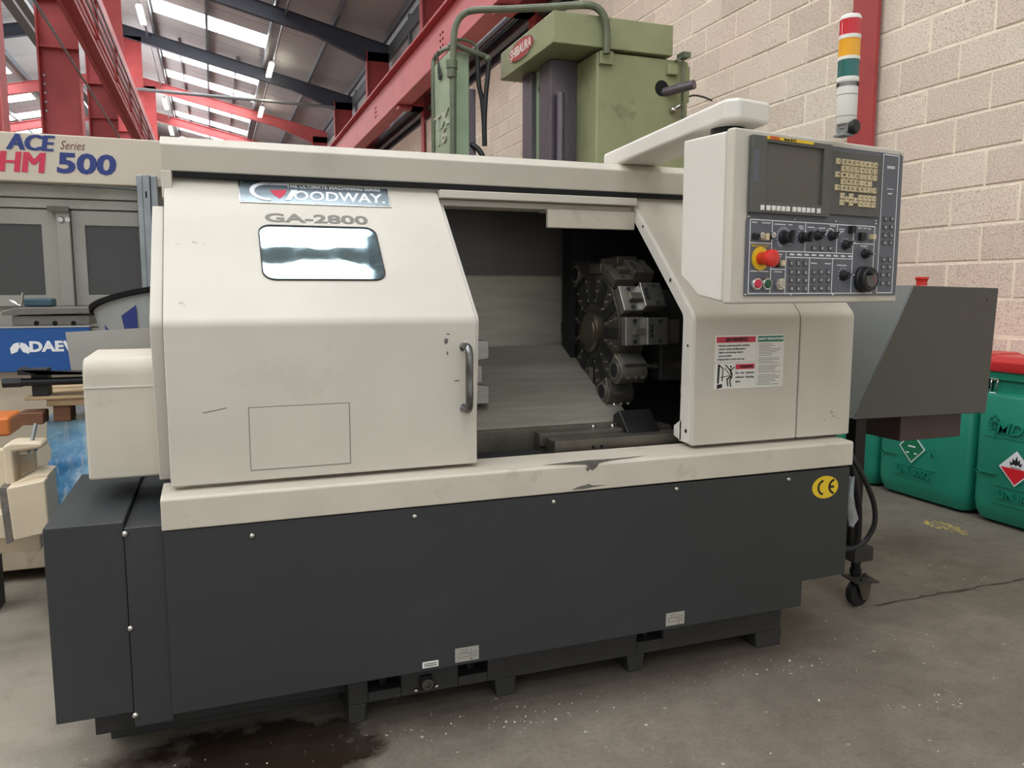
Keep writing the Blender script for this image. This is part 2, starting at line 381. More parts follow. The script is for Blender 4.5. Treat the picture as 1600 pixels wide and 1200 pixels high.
bl_me = [mesh_of('block', block_mesh(CL-.011, CH-.011, s), M_block, (0,0,0), 0) for s in range(6)]
cells = []
row0 = int((2.002-zj)/CH+.5)
for r in range(-1, 22):
    z = zj+r*CH
    if z < -.02 or z+CH > 4.6: continue
    off = yj+(0 if (r-row0) % 2 == 1 else CL/2)
    for k in range(-6, 120):
        y = off+k*CL
        if not -1.9 < y < 48: continue
        c = Vector((WX, y+CL/2, z+CH/2)); e = c-Vector((0,0,CAMH)); dz = e.dot(_F)
        u = 800+FOC*e.dot(_R)/dz if dz > .1 else 9999; v = 600-FOC*e.dot(_U)/dz if dz > .1 else 9999
        vis = -40 < u < 1640 and -40 < v < 600 and (u > 985 or 700 < u < 870) and not (1090 < u < 1390 and v > 260)
        cells.append((0 if vis else 1, dz, y, z))
cells.sort()
rest = MB()
for i, (h, dz, y, z) in enumerate(cells):
    if i < 298 and not h:
        o = piece(W_R, 'block', bl_me[i % 6], (WX+random.uniform(-.003,.003), y+.005, z+.005))
    else:
        b = bl_me[0]; o_ = len(rest.v)
        rest.v += [(WX+p.co.x, y+.005+p.co.y, z+.005+p.co.z) for p in b.vertices]; rest.f += [tuple(a+o_ for a in p.vertices) for p in b.polygons]
part(W_R, 'blockwork', rest, M_block, smooth=0, stuff=True)
led = MB(); led.box(4.2,4.78,-2,50,4.59,4.66)
part(W_R, 'wall_ledge', led, M_galv)
fas = MB(); fas.prism([(4.30,4.67),(4.34,5.32),(4.42,5.32),(4.42,4.67)], 'y', 4.7, 46)
part(W_R, 'fascia', fas, M_slate)
for xx, zz, r in ((4.24,4.86,.05),(4.27,5.14,.035)):
    p = MB(); p.cyl((xx,4.7,zz),(xx,46,zz),r,n=10); part(W_R, 'service_pipe', p, M_galv)
# cladding sheets above the blockwork
me = mesh_of('cladding_sheet', MB().box(0,.03,.01,1.98,0,2.5), M_roof, (0,0,0), 0)
mu = mesh_of('cladding_rail', MB().box(-.08,0,-.05,.05,0,2.6), M_purlin, (0,0,0), 0)
for k in range(24):
    piece(W_R, 'cladding_sheet', me, (4.8, 2+k*2.0, 5.3))
    if k % 2: piece(W_R, 'cladding_rail', mu, (4.8, 2+k*2.0, 5.3))
g = MB(); g.box(4.72,4.8,-2,50,7.45,7.8); part(W_R, 'eaves_beam', g, M_purlin)
lw = MB(); lw.box(-10.9,-10.7,-9,56,0,8.3); struct('wall_left', lw, M_hmcream)
ew = MB(); ew.box(-10.7,4.9,52,52.2,0,10.6); struct('wall_back', ew, M_roof)
# ------------------------------------------------------------ roof
def zr(x): return 7.94+.229*(4.10-x)
ZR = zr(-3.2)
def zl(x): return ZR-.229*(-3.2-x)
lights = [(-7.2,-6.1),(-4.6,-3.5),(-1.5,-.4),(1.3,2.58),(3.0,3.95),(7.6,8.7),(10.9,12),(13.8,14.9),(17,18.1),(19.8,20.8),(22.9,23.8),(25.6,26.9),(30.8,31.7),(33.5,34.6),(37.8,38.8),(40.9,42.0),(44.5,45.5),(47.5,48.5)]
cl = MB(); cl.box(-3.26,-3.14,-9,52,ZR+.19,ZR+.25); CE = struct('ceiling', cl, M_purlin)
def sheet(name, xa, xb, fz, ya, yb, m, lift=.2):
    b = MB(); g = .004
    b.add([(xa,ya+g,fz(xa)+lift),(xb,ya+g,fz(xb)+lift),(xb,yb-g,fz(xb)+lift),(xa,yb-g,fz(xa)+lift),
           (xa,ya+g,fz(xa)+lift+.03),(xb,ya+g,fz(xb)+lift+.03),(xb,yb-g,fz(xb)+lift+.03),(xa,yb-g,fz(xa)+lift+.03)],
          [(0,3,2,1),(4,5,6,7),(0,1,5,4),(1,2,6,5),(2,3,7,6),(3,0,4,7)])
    return part(CE, name, b, m, smooth=0)
cuts = [-9.0]
for a, b in lights: cuts += [a, b]
cuts.append(52.0)
for i in range(len(cuts)-1):
    a, b = cuts[i], cuts[i+1]; lit = i % 2 == 1
    k = 1 if lit else max(1, round((b-a)/1.0))
    for j in range(k):
        y0 = a+(b-a)*j/k; y1 = a+(b-a)*(j+1)/k; l = .2 if (i+j) % 2 else .205
        sheet('roof_sheet', 1.85, 4.9, zr, y0, y1, M_roof, l)
        sheet('roof_sheet', -3.2, -1.35, zr, y0, y1, M_roof, l)
        sheet('rooflight' if lit else 'roof_sheet', -1.35, 1.85, zr, y0, y1, M_skylight if lit else M_roof, l)
        xw, xe = (-10.2,-3.9) if b < 16 else (-8.6,-6.6)  # near left-bay strips, out of view, widened to add light from the left
        sheet('roof_sheet', -10.8, xw, zl, y0, y1, M_roof, l)
        sheet('rooflight' if lit else 'roof_sheet', xw, xe, zl, y0, y1, M_skylight if lit else M_roof, l)
        sheet('roof_sheet', xe, -3.2, zl, y0, y1, M_roof, l)
for x in (4.6, 3.27, 1.8, .1, -1.45, -3.0):
    b = MB(); b.box(x-.035,x+.035,-9,52,zr(x)+.005,zr(x)+.195); part(CE, 'purlin', b, M_purlin)
for x in (-.76, 1.0):
    b = MB(); b.box(x-.02,x+.02,28.8,43,zr(x)+.12,zr(x)+.195); part(CE, 'purlin', b, M_galv)
for x in (-4.6,-6.2,-7.8,-9.4):
    b = MB(); b.box(x-.035,x+.035,-9,52,zl(x)+.005,zl(x)+.195); part(CE, 'purlin', b, M_purlin)
# ------------------------------------------------------------ portal frames: columns and rafters
FR = [-1.8, 4.35, 10.3, 16.3, 22.4, 28.6, 35.2, 41.6, 47.8]
ordinal = ['behind the viewpoint','nearest, behind the signal tower','second, behind the green press','third','fourth','fifth','sixth','seventh','eighth']
for i, y in enumerate(FR):
    if i == 0: continue
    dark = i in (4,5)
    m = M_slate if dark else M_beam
    # right hand column: flanges and web
    lab = 'red steel column on the block wall, ' + (ordinal[i] if i < 3 else ordinal[i]+' one along the hall')
    c = thing('steel_column', lab, 'column', (4.1,y,0), group='columns along the block wall')
    b = MB(); b.box(4.10,4.125,y-.11,y+.11,0,7.6); part(c, 'flange', b, M_red)
    b = MB(); b.box(4.125,4.155,y-.012,y+.012,0,4.58).box(4.125,4.72,y-.012,y+.012,4.68,7.6); part(c, 'web', b, M_red)
    if i != 1:
        b = MB(); b.box(3.87,4.10,y-.12,y+.12,4.80,5.5).box(3.60,4.10,y-.12,y+.12,4.80,4.86); part(c, 'bracket', b, M_red)
    # rafter, tapering into a haunch at the eaves
    if i < 4: continue
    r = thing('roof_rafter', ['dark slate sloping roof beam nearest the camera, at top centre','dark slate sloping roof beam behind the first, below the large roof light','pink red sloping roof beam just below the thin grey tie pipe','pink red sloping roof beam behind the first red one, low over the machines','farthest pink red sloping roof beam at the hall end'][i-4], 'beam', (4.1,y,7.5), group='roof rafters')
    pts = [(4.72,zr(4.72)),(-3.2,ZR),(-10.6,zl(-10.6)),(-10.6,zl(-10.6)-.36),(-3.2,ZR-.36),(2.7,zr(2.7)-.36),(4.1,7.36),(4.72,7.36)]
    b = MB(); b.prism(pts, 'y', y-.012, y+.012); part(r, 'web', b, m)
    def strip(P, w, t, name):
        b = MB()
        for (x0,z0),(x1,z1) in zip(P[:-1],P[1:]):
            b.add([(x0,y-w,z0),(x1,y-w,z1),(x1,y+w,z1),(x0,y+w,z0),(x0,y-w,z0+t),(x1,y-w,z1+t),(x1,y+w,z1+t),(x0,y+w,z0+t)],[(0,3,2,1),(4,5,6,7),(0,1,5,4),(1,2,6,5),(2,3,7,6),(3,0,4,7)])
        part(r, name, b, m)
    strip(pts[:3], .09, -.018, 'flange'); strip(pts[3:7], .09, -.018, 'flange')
# crane runway beam on the right, and the one on the left
cb = thing('crane_beam', 'long pink red crane runway beam carried by the columns above the block wall', 'beam', (3.7,5,4.9))
b = MB(); b.box(3.69,3.71,8.0,49,4.93,5.66); part(cb, 'web', b, M_beam)
b = MB(); b.box(3.55,3.85,8.0,49,4.88,4.93); part(cb, 'flange', b, M_beam)
b = MB(); b.box(3.57,3.83,8.0,49,5.66,5.70).box(3.67,3.73,8.0,49,5.70,5.76); part(cb, 'flange', b, M_red)
bh = MB()
for yy in (13.2, 13.35, 19.0, 19.15, 10.4):
    for zz in (5.2,5.3,5.4): bh.cyl((3.688,yy,zz),(3.68,yy,zz),.022,n=8)
part(cb, 'bolt', bh, M_gap)
lb = thing('crane_beam', 'dark red crane runway beam at upper left with pipes clipped to it', 'beam', (-1.75,5,5.2))
b = MB(); b.box(-1.755,-1.74,6,49,5.32,6.50); part(lb, 'web', b, M_red)
b = MB(); b.box(-1.94,-1.70,6,49,5.28,5.32); part(lb, 'flange', b, M_red)
b = MB(); b.box(-1.95,-1.74,6,49,6.50,6.54); part(lb, 'flange', b, M_red)
b = MB(); b.box(-1.92,-1.86,6,49,5.24,5.28); part(lb, 'rail', b, M_beam)
for k, (xx,zz,r,m) in enumerate(((-1.70,5.53,.022,M_beam),(-1.70,5.71,.02,M_galv),(-1.70,5.92,.02,M_galv),(-1.70,6.14,.022,M_galv),(-2.03,4.91,.022,M_galv))):
    p = MB(); p.cyl((xx,6.2,zz),(xx,48,zz),r,n=8); part(lb, 'conduit', p, m)
cp = MB()
for yy in (10,13,16,19,22,25,28,32,36,40): cp.box(-1.74,-1.69,yy-.012,yy+.012,5.5,6.2)
part(lb, 'pipe_clip', cp, M_red, stuff=True)
for i, y in enumerate(FR[2:7]):
    c = thing('steel_column', 'broad red built-up column at upper left, '+['nearest one at the picture edge','second one back, with stiffener ledges','third one back','fourth one back','fifth one back'][i], 'column', (-2.36,y,0), group='left hand columns')
    b = MB(); b.prism([(-2.66,0),(-2.06,0),(-2.06,6.52),(-1.85,6.6),(-1.85,9.1),(-2.66,9.1)], 'y', y-.012, y+.012); part(c, 'web', b, M_red)
    b = MB(); b.box(-2.69,-2.66,y-.15,y+.15,0,9.1); part(c, 'flange', b, M_red)
    b = MB(); b.box(-2.06,-2.045,y-.15,y+.15,0,4.85); part(c, 'flange', b, M_beam)
    b = MB()
    for zz in (5.35,6.15): b.box(-2.66,-2.06,y-.14,y-.012,zz,zz+.03)
    part(c, 'stiffener', b, M_red)
    b = MB()
    for zz in (4.3,4.45,4.6,4.75,4.9): b.cyl((-2.62,y-.012,zz),(-2.62,y-.03,zz),.02,n=6)
    part(c, 'bolt', b, M_galv)
b = MB(); a_ = A(212,139,y=28.46); c_ = A(519,166,y=28.46); b.cyl((-2.03,28.46,a_.z+(a_.z-c_.z)*.0),(4.11,28.46,c_.z-.03),.055,n=8)
top('tie_pipe', 'thin grey pipe spanning the hall below the roof lights', 'pipe', b, M_galv)
# grey duct hung in the left bay
b = MB(); b.box(-4.4,-3.3,15.2,16.4,4.9,5.9); d_ = top('duct_box', 'grey sheet metal box hanging in left bay beyond red column', 'duct', b, M_galv)
for k,(xa,xb) in enumerate(((-3.05,-2.9),(-3.6,-3.4))):
    b = MB(); b.box(xa,xb,8,30,6.2+.5*k,6.3+.5*k); top('cable_tray', ['pale cable tray beside the red column','pale cable tray farther left in side bay'][k], 'tray', b, M_galv)
# daylit glazing high in the left bay
b = MB(); b.box(-2.98,-2.96,26,46,6.0,8.6); gz = struct('window_1', b, M_glaze)
b = MB()
for yy in range(26,47,2): b.box(-2.96,-2.92,yy-.04,yy+.04,6.0,8.6)
part(gz, 'glazing_bar', b, M_purlin)
# fluorescent battens under the roof
hang = [(-1.62,24.9,26.5,8.85,'upper left, beside the conduit'),(1.95,26.7,28.3,8.12,'right of the large roof light'),(2.0,33.0,34.7,8.1,'second on the right run'),(-1.62,36.8,38.7,8.95,'second on the left run'),(-1.68,42.9,44.9,8.95,'farthest on the left run')]
for x,y0,y1,z,w in hang:
    t = thing('fluorescent_light', 'lit fluorescent batten hanging from the roof, '+w, 'light', (x,y0,z), group='fluorescent battens')
    b = MB(); b.box(x-.06,x+.06,y0,y1,z+.09,z+.13); part(t, 'housing', b, M_white)
    for s in (-.045,.045):
        b = MB(); b.cyl((x+s,y0+.03,z+.045),(x+s,y1-.03,z+.045),.04,n=8); part(t, 'tube', b, M_tube)
    for yy in (y0+.2,y1-.2):
        b = MB(); b.cyl((x,yy,z+.13),(x,yy,zr(x)-.155),.012,n=6); part(t, 'hanger', b, M_galv)
for x, ys in ((-1.64,(22,52)),(2.02,(20,50))):
    b = MB(); b.cyl((x,ys[0],zr(x)-.12),(x,ys[1],zr(x)-.12),.03,n=8)
    top('lighting_conduit', 'straight grey conduit carrying the '+('left' if x<0 else 'right')+' run of light battens', 'conduit', b, M_galv)
# ------------------------------------------------------------ the lathe
YA = 2.015; YD = 2.065
SL0 = (YD, 1.122); SL1 = (2.470, 1.512)                     # fold and head of the sloping front (y, z)
def slope_y(z): return SL0[0]+(z-SL0[1])*(SL1[0]-SL0[0])/(SL1[1]-SL0[1])
def profile(y0, z0, off=0.0, ztop=SL1[1], r=.035):
    """front sheet outline (y, z) from the sill up over the rounded fold to the head"""
    a = math.atan2(SL1[1]-SL0[1], SL1[0]-SL0[0])            # slope angle
    P = [(y0+off, z0)]
    t = r*math.tan((PI/2-a)/2); cx, cz = YD+off+r, SL0[1]-t
    n = 8
    for i in range(n+1):
        th = PI-(PI/2-a)*i/n
        P.append((cx+r*math.cos(th), cz+r*math.sin(th)))
    P.append((slope_y(ztop)+off, ztop)); return P
LA = thing('cnc_lathe', 'cream and charcoal slant bed turning machine with half open sliding door, centre of view', 'lathe', (.9,2.5,0))
# charcoal apron with its stepped lower edge
ap = MB(); ap.prism([(-.138,.165),(1.757,.172),(1.757,.257),(1.931,.259),(1.931,.624),(-.138,.628)], 'y', YA, YA+.015)
AP = part(LA, 'apron_panel', ap, M_dark, b=.003)
scr = mesh_of('screw', MB().turn([(.008,0),(.0075,.003),(.004,.006),(.0001,.007)], (0,0,0), (0,-1,0), 12), M_bolt, (0,0,0), 60)
for u, v in ((394,837),(648,807),(865,784),(1057,764),(1232,749)): piece(AP, 'screw', scr, A(u,v,y=YA))
# yellow oval conformity plate with its two letters
ceo = A(1289,761,y=YA); ce = MB()
ce.prism([(ceo.x+a,ceo.z+b) for a,b in arc(0,0,.052,.037,0,2*PI,39)[:-1]], 'y', YA-.002, YA); CE_ = part(AP, 'oval_plate', ce, M_yellow, 'yellow oval plate')
lt = MB()
def arcband(mb, cx, cz, r0, r1, a0, a1, y0, y1, n=14, sx=1.0):
    o = [(cx+r1*sx*math.cos(a0+(a1-a0)*i/n), cz+r1*math.sin(a0+(a1-a0)*i/n)) for i in range(n+1)]
    q = [(cx+r0*sx*math.cos(a0+(a1-a0)*i/n), cz+r0*math.sin(a0+(a1-a0)*i/n)) for i in range(n+1)]
    mb.prism(o+q[::-1], 'y', y0, y1)
for cx in (-.006, .038):
    arcband(lt, ceo.x+cx, ceo.z, .019, .026, math.radians(100), math.radians(260), YA-.0035, YA-.002)
lt.box(ceo.x+.018, ceo.x+.034, YA-.0035, YA-.002, ceo.z-.0035, ceo.z+.0035)
o = part(AP, 'lettering', lt, M_ink)
# cream sill
sl = MB(); sl.prism([(YA-.006,.630),(YA-.006,.704),(YA,.709),(2.15,.716),(2.15,.63)], 'x', -.141, 1.936)
part(LA, 'sill', sl, M_creamdirty, b=.004)
sm = MB()                                                     # bare rubbed patch on the sill edge
def blotch(mb, c, rx, rz, y, seed, n=26):
    r = random.Random(seed)
    mb.add([(c.x,y,c.z)]+[(c.x+rx*k*math.cos(2*PI*i/n), y, c.z+rz*k*math.sin(2*PI*i/n)) for i in range(n) for k in [r.uniform(.75,1.05)]], [(0,1+i,1+(i+1)%n) for i in range(n)])
M_worn = mat('worn_bare_metal', (104,100,94), .5, .2, var=.3, vscale=40)
for poly in ([(846,727),(880,723),(918,719),(960,716.5),(1012,711.5),(985,716),(955,719.5),(936,724),(932,730),(926,735),(922,733),(918,737),(915,732),(919,728),(914,726),(890,726)],[(893,765.5),(902,761),(914,758),(920,756),(925,758.5),(938,758),(952,757.5),(930,760.5),(912,764)]):
    P_ = [A(u,v,y=YA-.0068) for u,v in poly]; sm.add(P_, [tuple(range(len(P_)))])
part(LA, 'wear_mark', sm, M_worn)
# cast base under the apron: pads, pockets and levelling bolts
BY = 2.11
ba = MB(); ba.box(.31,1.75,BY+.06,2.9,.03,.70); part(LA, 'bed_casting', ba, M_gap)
ba = MB()
zt = .30; zb = .055
def bx(u): return A(u,1060,y=BY).x
pk = [(A(575,1080,y=BY).x,A(627,1080,y=BY).x),(A(716,1060,y=BY).x,A(762,1060,y=BY).x),(A(995,1005,y=BY).x,A(1036,1000,y=BY).x)]
xs = .300
for a, b in pk+[(1.757,None)]:
    ba.box(xs, a, BY, BY+.06, zb, zt)
    if b: ba.box(a, b, BY, BY+.06, zb, .085+ (.0 if b < 1 else .01)); xs = b
part(LA, 'base_rail', ba, M_darkbase, b=.003)
for a, b in ((.300,.345),(.735,.79),(1.175,1.225),(1.66,1.757)):
    m_ = MB(); m_.prism([(a,0),(b,0),(b+.006,zb),(a-.006,zb)] if a > .31 else [(a,0),(b,0),(b+.006,zb),(a,zb)], 'y', BY, BY+.14); part(LA, 'foot', m_, M_darkbase, b=.004)
for a, b in pk:
    m_ = MB(); c = (a+b)/2; m_.cyl((c,BY+.04,.09),(c,BY+.04,.19),.016,n=10).cyl((c,BY+.04,.15),(c,BY+.04,.17),.028,n=6); part(LA, 'levelling_bolt', m_, M_blackmetal)
so = A(665,1064,y=BY)
m_ = MB(); m_.box(so.x-.018,so.x+.018,BY-.012,BY,so.z-.02,so.z+.02); PS = part(LA, 'socket', m_, M_blackmetal, b=.002)
m_ = MB(); m_.turn([(.016,0),(.016,.012),(.011,.012),(.011,.002)],(so.x,BY-.012,so.z),(0,-1,0),20); part(PS, 'socket_ring', m_, M_steeldark)
for u, v in ((650,1079),(682,1072)): piece(LA, 'screw', scr, A(u,v,y=BY))
for u0, v0, u1, v1, big in ((711,1018,748,1036,1),(660,1038,685,1045,0),(1040,963,1069,979,1)):
    a = A(u0,v1,y=YA); b = A(u1,v0,y=YA); w = b.x-a.x; h = .040 if big else .017; z0 = a.z+.001
    m_ = MB(); m_.box(a.x,b.x,YA-.0015,YA,z0,z0+h); PL = part(LA, 'instruction_plate', m_, M_sheet if big else M_white)
    ln = MB(); yy = YA-.0022
    if big:
        cx = a.x+w*.42; ln.frame(cx-w*.28,cx+w*.2,z0+h*.3,z0+h*.62,.0012,yy,YA-.0014).frame(cx-w*.14,cx+w*.1,z0+h*.62,z0+h*.86,.0012,yy,YA-.0014)
        ln.box(a.x+w*.67,a.x+w*.69,yy,YA-.0014,z0+h*.1,z0+h*.9); ln.prism([(a.x+w*.62,z0+h*.16),(a.x+w*.74,z0+h*.16),(a.x+w*.68,z0+.001)],'y',yy,YA-.0014)
        for k in range(3): ln.box(a.x+w*.72,a.x+w*.93,yy,YA-.0014,z0+h*(.3+.18*k),z0+h*(.34+.18*k))
    else:
        for k in range(2): ln.box(a.x+w*.1,a.x+w*.9,yy,YA-.0014,z0+h*(.25+.33*k),z0+h*(.42+.33*k))
    part(PL, 'diagram', ln, M_greyink)
# sump slab at the left under the cabinets
m_ = MB(); m_.prism([(-.335,.055),(.32,.055),(.32,.155),(-.335,.155)],'y',2.19,2.9).box(-.31,.3,2.26,2.85,0,.055)
part(LA, 'sump', m_, M_darkbase, b=.003)
# two charcoal cabinets at the left end
m_ = MB(); m_.box(-.393,-.2245,YA+.022,2.62,.178,.655); C1 = part(LA, 'side_cabinet', m_, M_dark, b=.003)
m_ = MB(); m_.box(-.2235,-.136,YA+.012,2.62,.144,.642); C2 = part(LA, 'side_cabinet', m_, M_dark, b=.003)
for z in (.628,.395,.175): piece(C2, 'screw', scr, (-.2215,YA+.012,z))
# cream spindle guard above the cabinets
gz_ = A(180,546,y=2.5).z
prof = [(2.25,.712),(2.25,gz_-.05)]+arc(2.285,gz_-.05,.035,.045,PI,PI/2,6)[1:]+[(2.52,gz_),(2.52,.712)]
m_ = MB(); m_.prism(prof, 'x', -.322, -.13); SG = part(LA, 'spindle_guard', m_, M_creamdirty, b=.008)
m_ = MB(); m_.box(-.3225,-.13,2.2475,2.252,.951,.9545); part(SG, 'seam', m_, M_lightcream)
# body: left end frame following the front profile
P1 = profile(YD+.062, .715, .062, 1.43); Pb = [(2.85,1.43),(2.85,.715)]
m_ = MB(); m_.prism(P1+Pb, 'x', -.152, -.122); part(LA, 'end_frame', m_, M_cream, b=.003)
# sliding door
DP = profile(YD, .722)
DL, DR = -.119, .664
m_ = MB()
thick = [(y+.03, z) for y, z in DP[::-1]]
m_.prism(DP+thick, 'x', DL, DR); DO = part(LA, 'sliding_door', m_, M_cream, b=.004)
# return flange on the door's closing edge
m_ = MB(); q = profile(YD+.03, .735, .03, 1.49); m_.prism(q+[(y+.05,z) for y,z in q[::-1]], 'x', DR-.004, DR+.016); part(DO, 'door_edge', m_, M_lightcream, b=.002)
# door axes on the sloping part
sv = Vector((0, SL1[0]-SL0[0], SL1[1]-SL0[1])).normalized(); sn = Vector((0, -sv.z, sv.y))
def on_slope(u, v, lift=0.0):
    d = _F + _R*((u-800)/FOC) - _U*((v-600)/FOC); p0 = Vector((0,SL0[0],SL0[1])); c = Vector((0,0,CAMH))
    t = (p0-c).dot(sn)/d.dot(sn); return c+d*t+sn*lift
def slope_M(o):                                               # local x, up the slope, out of the door
    M = Matrix.Identity(4); M.col[0] = (1,0,0,0); M.col[1] = (*sv,0); M.col[2] = (*sn,0); M.col[3] = (*o,1); return M
wa, wb = on_slope(408,437), on_slope(597,360)
wc = (on_slope(410,353)+on_slope(597,438))/2
h0 = (on_slope(500,437)-on_slope(500,356)).length
wx0, wx1 = on_slope(409,400).x, on_slope(594,400).x
WM = slope_M(Vector(((wx0+wx1)/2, wc.y, wc.z))); ww = (wx1-wx0)/2
m_ = MB(); m_.ring(rrect(-ww-.0035,ww+.0035,-h0/2-.0035,h0/2+.0035,.033), rrect(-ww,ww,-h0/2,h0/2,.03), 'z', 0, .004, WM); WG = part(DO, 'window_gasket', m_, M_black)
m_ = MB(); rings = []
for k in (1,.85,.7,.55,.4,.25,.1,.01): rings.append([(x*k,y*k,.0015+.0022*(1-(y*k/(h0/2))**2)) for x,y in rrect(-ww,ww,-h0/2,h0/2,.03)])
m_.loft([[(x,y,.0002) for x,y in rrect(-ww,ww,-h0/2,h0/2,.03)]]+rings, M=WM); part(DO, 'window_pane', m_, M_pane, 'glossy reflective window pane', smooth=50)
# name plate
na, nb = on_slope(373,300), on_slope(608,312)
nh = (on_slope(373,281)-on_slope(373,317)).length
NM = slope_M(Vector(((na.x+nb.x)/2, *((on_slope(490,303)).yz)))); nw = (nb.x-na.x)/2
m_ = MB(); m_.box(-nw,nw,-nh/2,nh/2,0,.002,NM); NP = part(DO, 'name_plate', m_, mat('anodised_plate',(128,140,148),.3,.6,var=.15,vscale=10), 'blue grey metal name plate')
m_ = MB(); m_.frame(-nw,nw,-nh/2,nh/2,.003,0,0); m_ = MB()
for a in ((-nw,nw,-nh/2,-nh/2+.003),(-nw,nw,nh/2-.003,nh/2),(-nw,-nw+.003,-nh/2,nh/2),(nw-.003,nw,-nh/2,nh/2)): m_.box(a[0],a[1],a[2],a[3],.001,.003,NM)
part(NP, 'plate_border', m_, M_bolt)
m_ = MB()
def local_band(mb, cx, cy, r0, r1, a0, a1, z0, z1, M, sx=1.0, n=16):
    o = [(cx+r1*sx*math.cos(a0+(a1-a0)*i/n), cy+r1*math.sin(a0+(a1-a0)*i/n)) for i in range(n+1)]
    q = [(cx+r0*sx*math.cos(a0+(a1-a0)*i/n), cy+r0*math.sin(a0+(a1-a0)*i/n)) for i in range(n+1)]
    mb.prism(o+q[::-1], 'z', z0, z1, M)
gx = -nw*.62
local_band(m_, gx, .0, nh*.30, nh*.40, math.radians(75), math.radians(275), .002, .0035, NM, 1.25)
m_.prism([(gx,nh*.30),(gx+nw*.26,nh*.30),(gx+nw*.22,nh*.40),(gx,nh*.40)],'z',.002,.0035,NM)
m_.prism([(gx+nw*.20,-nh*.36),(gx+nw*.27,-nh*.36),(gx+nw*.38,nh*.1),(gx+nw*.30,nh*.1)],'z',.002,.0035,NM)
for t_,fy,sz_,sh,bo,fa,fb in (('OODWAY.',-.15,.58,.12,.0012,-.30,.93),('THE ULTIMATE MACHINING SERIES',.27,.2,0,.0002,-.38,.9)):
    w_ = MB(); w_.text(t_, (0,nh*fy,.0022), (1,0,0),(0,1,0), nh*sz_, shear=sh, bold=bo, M=NM)
    xs_ = [p[0] for p in w_.v]; k = nw*(fb-fa)/(max(xs_)-min(xs_)); cx_ = NM.translation.x+nw*fa
    m_.add([(cx_+(p[0]-min(xs_))*k,p[1],p[2]) for p in w_.v], w_.f)
part(NP, 'lettering', m_, M_whitepaint)
m_ = MB(); m_.prism([(gx+nw*.02,nh*.06),(gx+nw*.24,nh*.1),(gx+nw*.20,-nh*.12),(gx+nw*.13,-nh*.30),(gx+nw*.06,-nh*.12)],'z',.002,.003,NM); part(NP, 'red_emblem', m_, M_redink)
m_ = MB()
for fx, fy in ((-.97,.8),(-.97,-.85),(0,.86),(0,-.86),(.97,.8),(.97,-.85)): m_.turn([(.003,0),(.002,.0015)],(nw*fx*.99,nh/2*fy,.002),(0,0,1),8,True,NM)
part(NP, 'rivet', m_, M_bolt, stuff=True)
g0 = on_slope(496,343); GM = slope_M(g0)
gw = on_slope(576,343).x-on_slope(416,343).x
m_ = MB(); m_.text('GA-2800', (0,0,.0006), (1,0,0),(0,1,0), .050, sx=1.0, bold=.0014, M=GM)
xs_ = [Vector(p).x for p in m_.v]; k = gw/(max(xs_)-min(xs_)); mid = (max(xs_)+min(xs_))/2
m_.v = [(g0.x+(p[0]-mid)*k, p[1], p[2]) for p in m_.v]; part(DO, 'model_number', m_, M_greyink)
# access panel, pull handle, marks
a, b = A(393,737,y=YD), A(545,630,y=YD)
m_ = MB(); m_.box(a.x,b.x,YD-.0012,YD,a.z+.004,b.z); part(DO, 'access_panel', m_, M_cream, b=.001)
m_ = MB(); m_.frame(a.x-.002,b.x+.002,a.z+.002,b.z+.002,.002,YD-.0009,YD); part(DO, 'panel_joint', m_, M_greyink)
ha, hb = A(722,537,y=YD), A(729,641,y=YD); hx = .628
zt_, zb_ = ha.z-.008, hb.z+.006
m_ = MB(); m_.tube(smooth_path([(hx,YD+.005,zt_),(hx,YD-.03,zt_),(hx,YD-.046,zt_-.022),(hx,YD-.046,(zt_+zb_)/2),(hx,YD-.046,zb_+.022),(hx,YD-.03,zb_),(hx,YD+.005,zb_)],6), .0105, 14); HN = part(DO, 'pull_handle', m_, M_handle, 'worn chrome pull handle', smooth=60)
m_ = MB()
for z in (zt_,zb_): m_.turn([(.014,0),(.014,.003)],(hx,YD,z),(0,-1,0),16)
part(HN, 'boss', m_, M_chrome)
m_ = MB(); yy = YD-.0005
blotch(m_, A(697,533,y=YD), .0065, .009, yy, 11); blotch(m_, A(699,552,y=YD), .003, .006, yy, 12)
for u,v,w,h in ((714,595,.009,.0022),(700,522,.006,.002)): blotch(m_, A(u,v,y=YD), w, h, yy, u)
for i in range(9): blotch(m_, A(534+37*i/9-215,645-8*i/9,y=YD)+Vector((0,0,0)), .004, .0012, yy, 40+i)
part(DO, 'paint_chip', m_, M_worn, stuff=True)
m_ = MB(); rr_ = random.Random(21)
for u, v, w in ((278,381,.008),(304,379,.009),(320,382,.006),(283,474,.007),(287,478,.004),(310,472,.003)):
    c_ = on_slope(u, v, .0006); Ms = slope_M(c_); n_ = 14
    m_.add([(0,0,0)]+[(w*k*math.cos(2*PI*i/n_), w*.6*k*math.sin(2*PI*i/n_), 0) for i in range(n_) for k in [rr_.uniform(.6,1.05)]], [(0,1+i,1+(i+1)%n_) for i in range(n_)], Ms)
part(DO, 'smudge', m_, mat('greasy_smudge',(176,170,158),.5,var=.2,vscale=60), stuff=True)
# cover along the head, with its left drop and bright bevelled edge
CY = 2.435
cp_ = [(CY+.016,1.527),(CY,1.598),(CY+.03,1.622),(2.9,1.622),(2.9,1.527)]
m_ = MB(); m_.prism(cp_, 'x', -.125, 1.966); CV = part(LA, 'top_cover', m_, M_cream, b=.004)
m_ = MB(); m_.box(-.125,-.098,CY,CY+.05,A(258,309,y=CY).z,1.527); part(LA, 'cover_drop', m_, M_cream, b=.003)
m_ = MB(); m_.box(-.095,1.966,CY+.012,CY+.03,1.512,1.527); part(LA, 'shadow_gap', m_, M_gap)
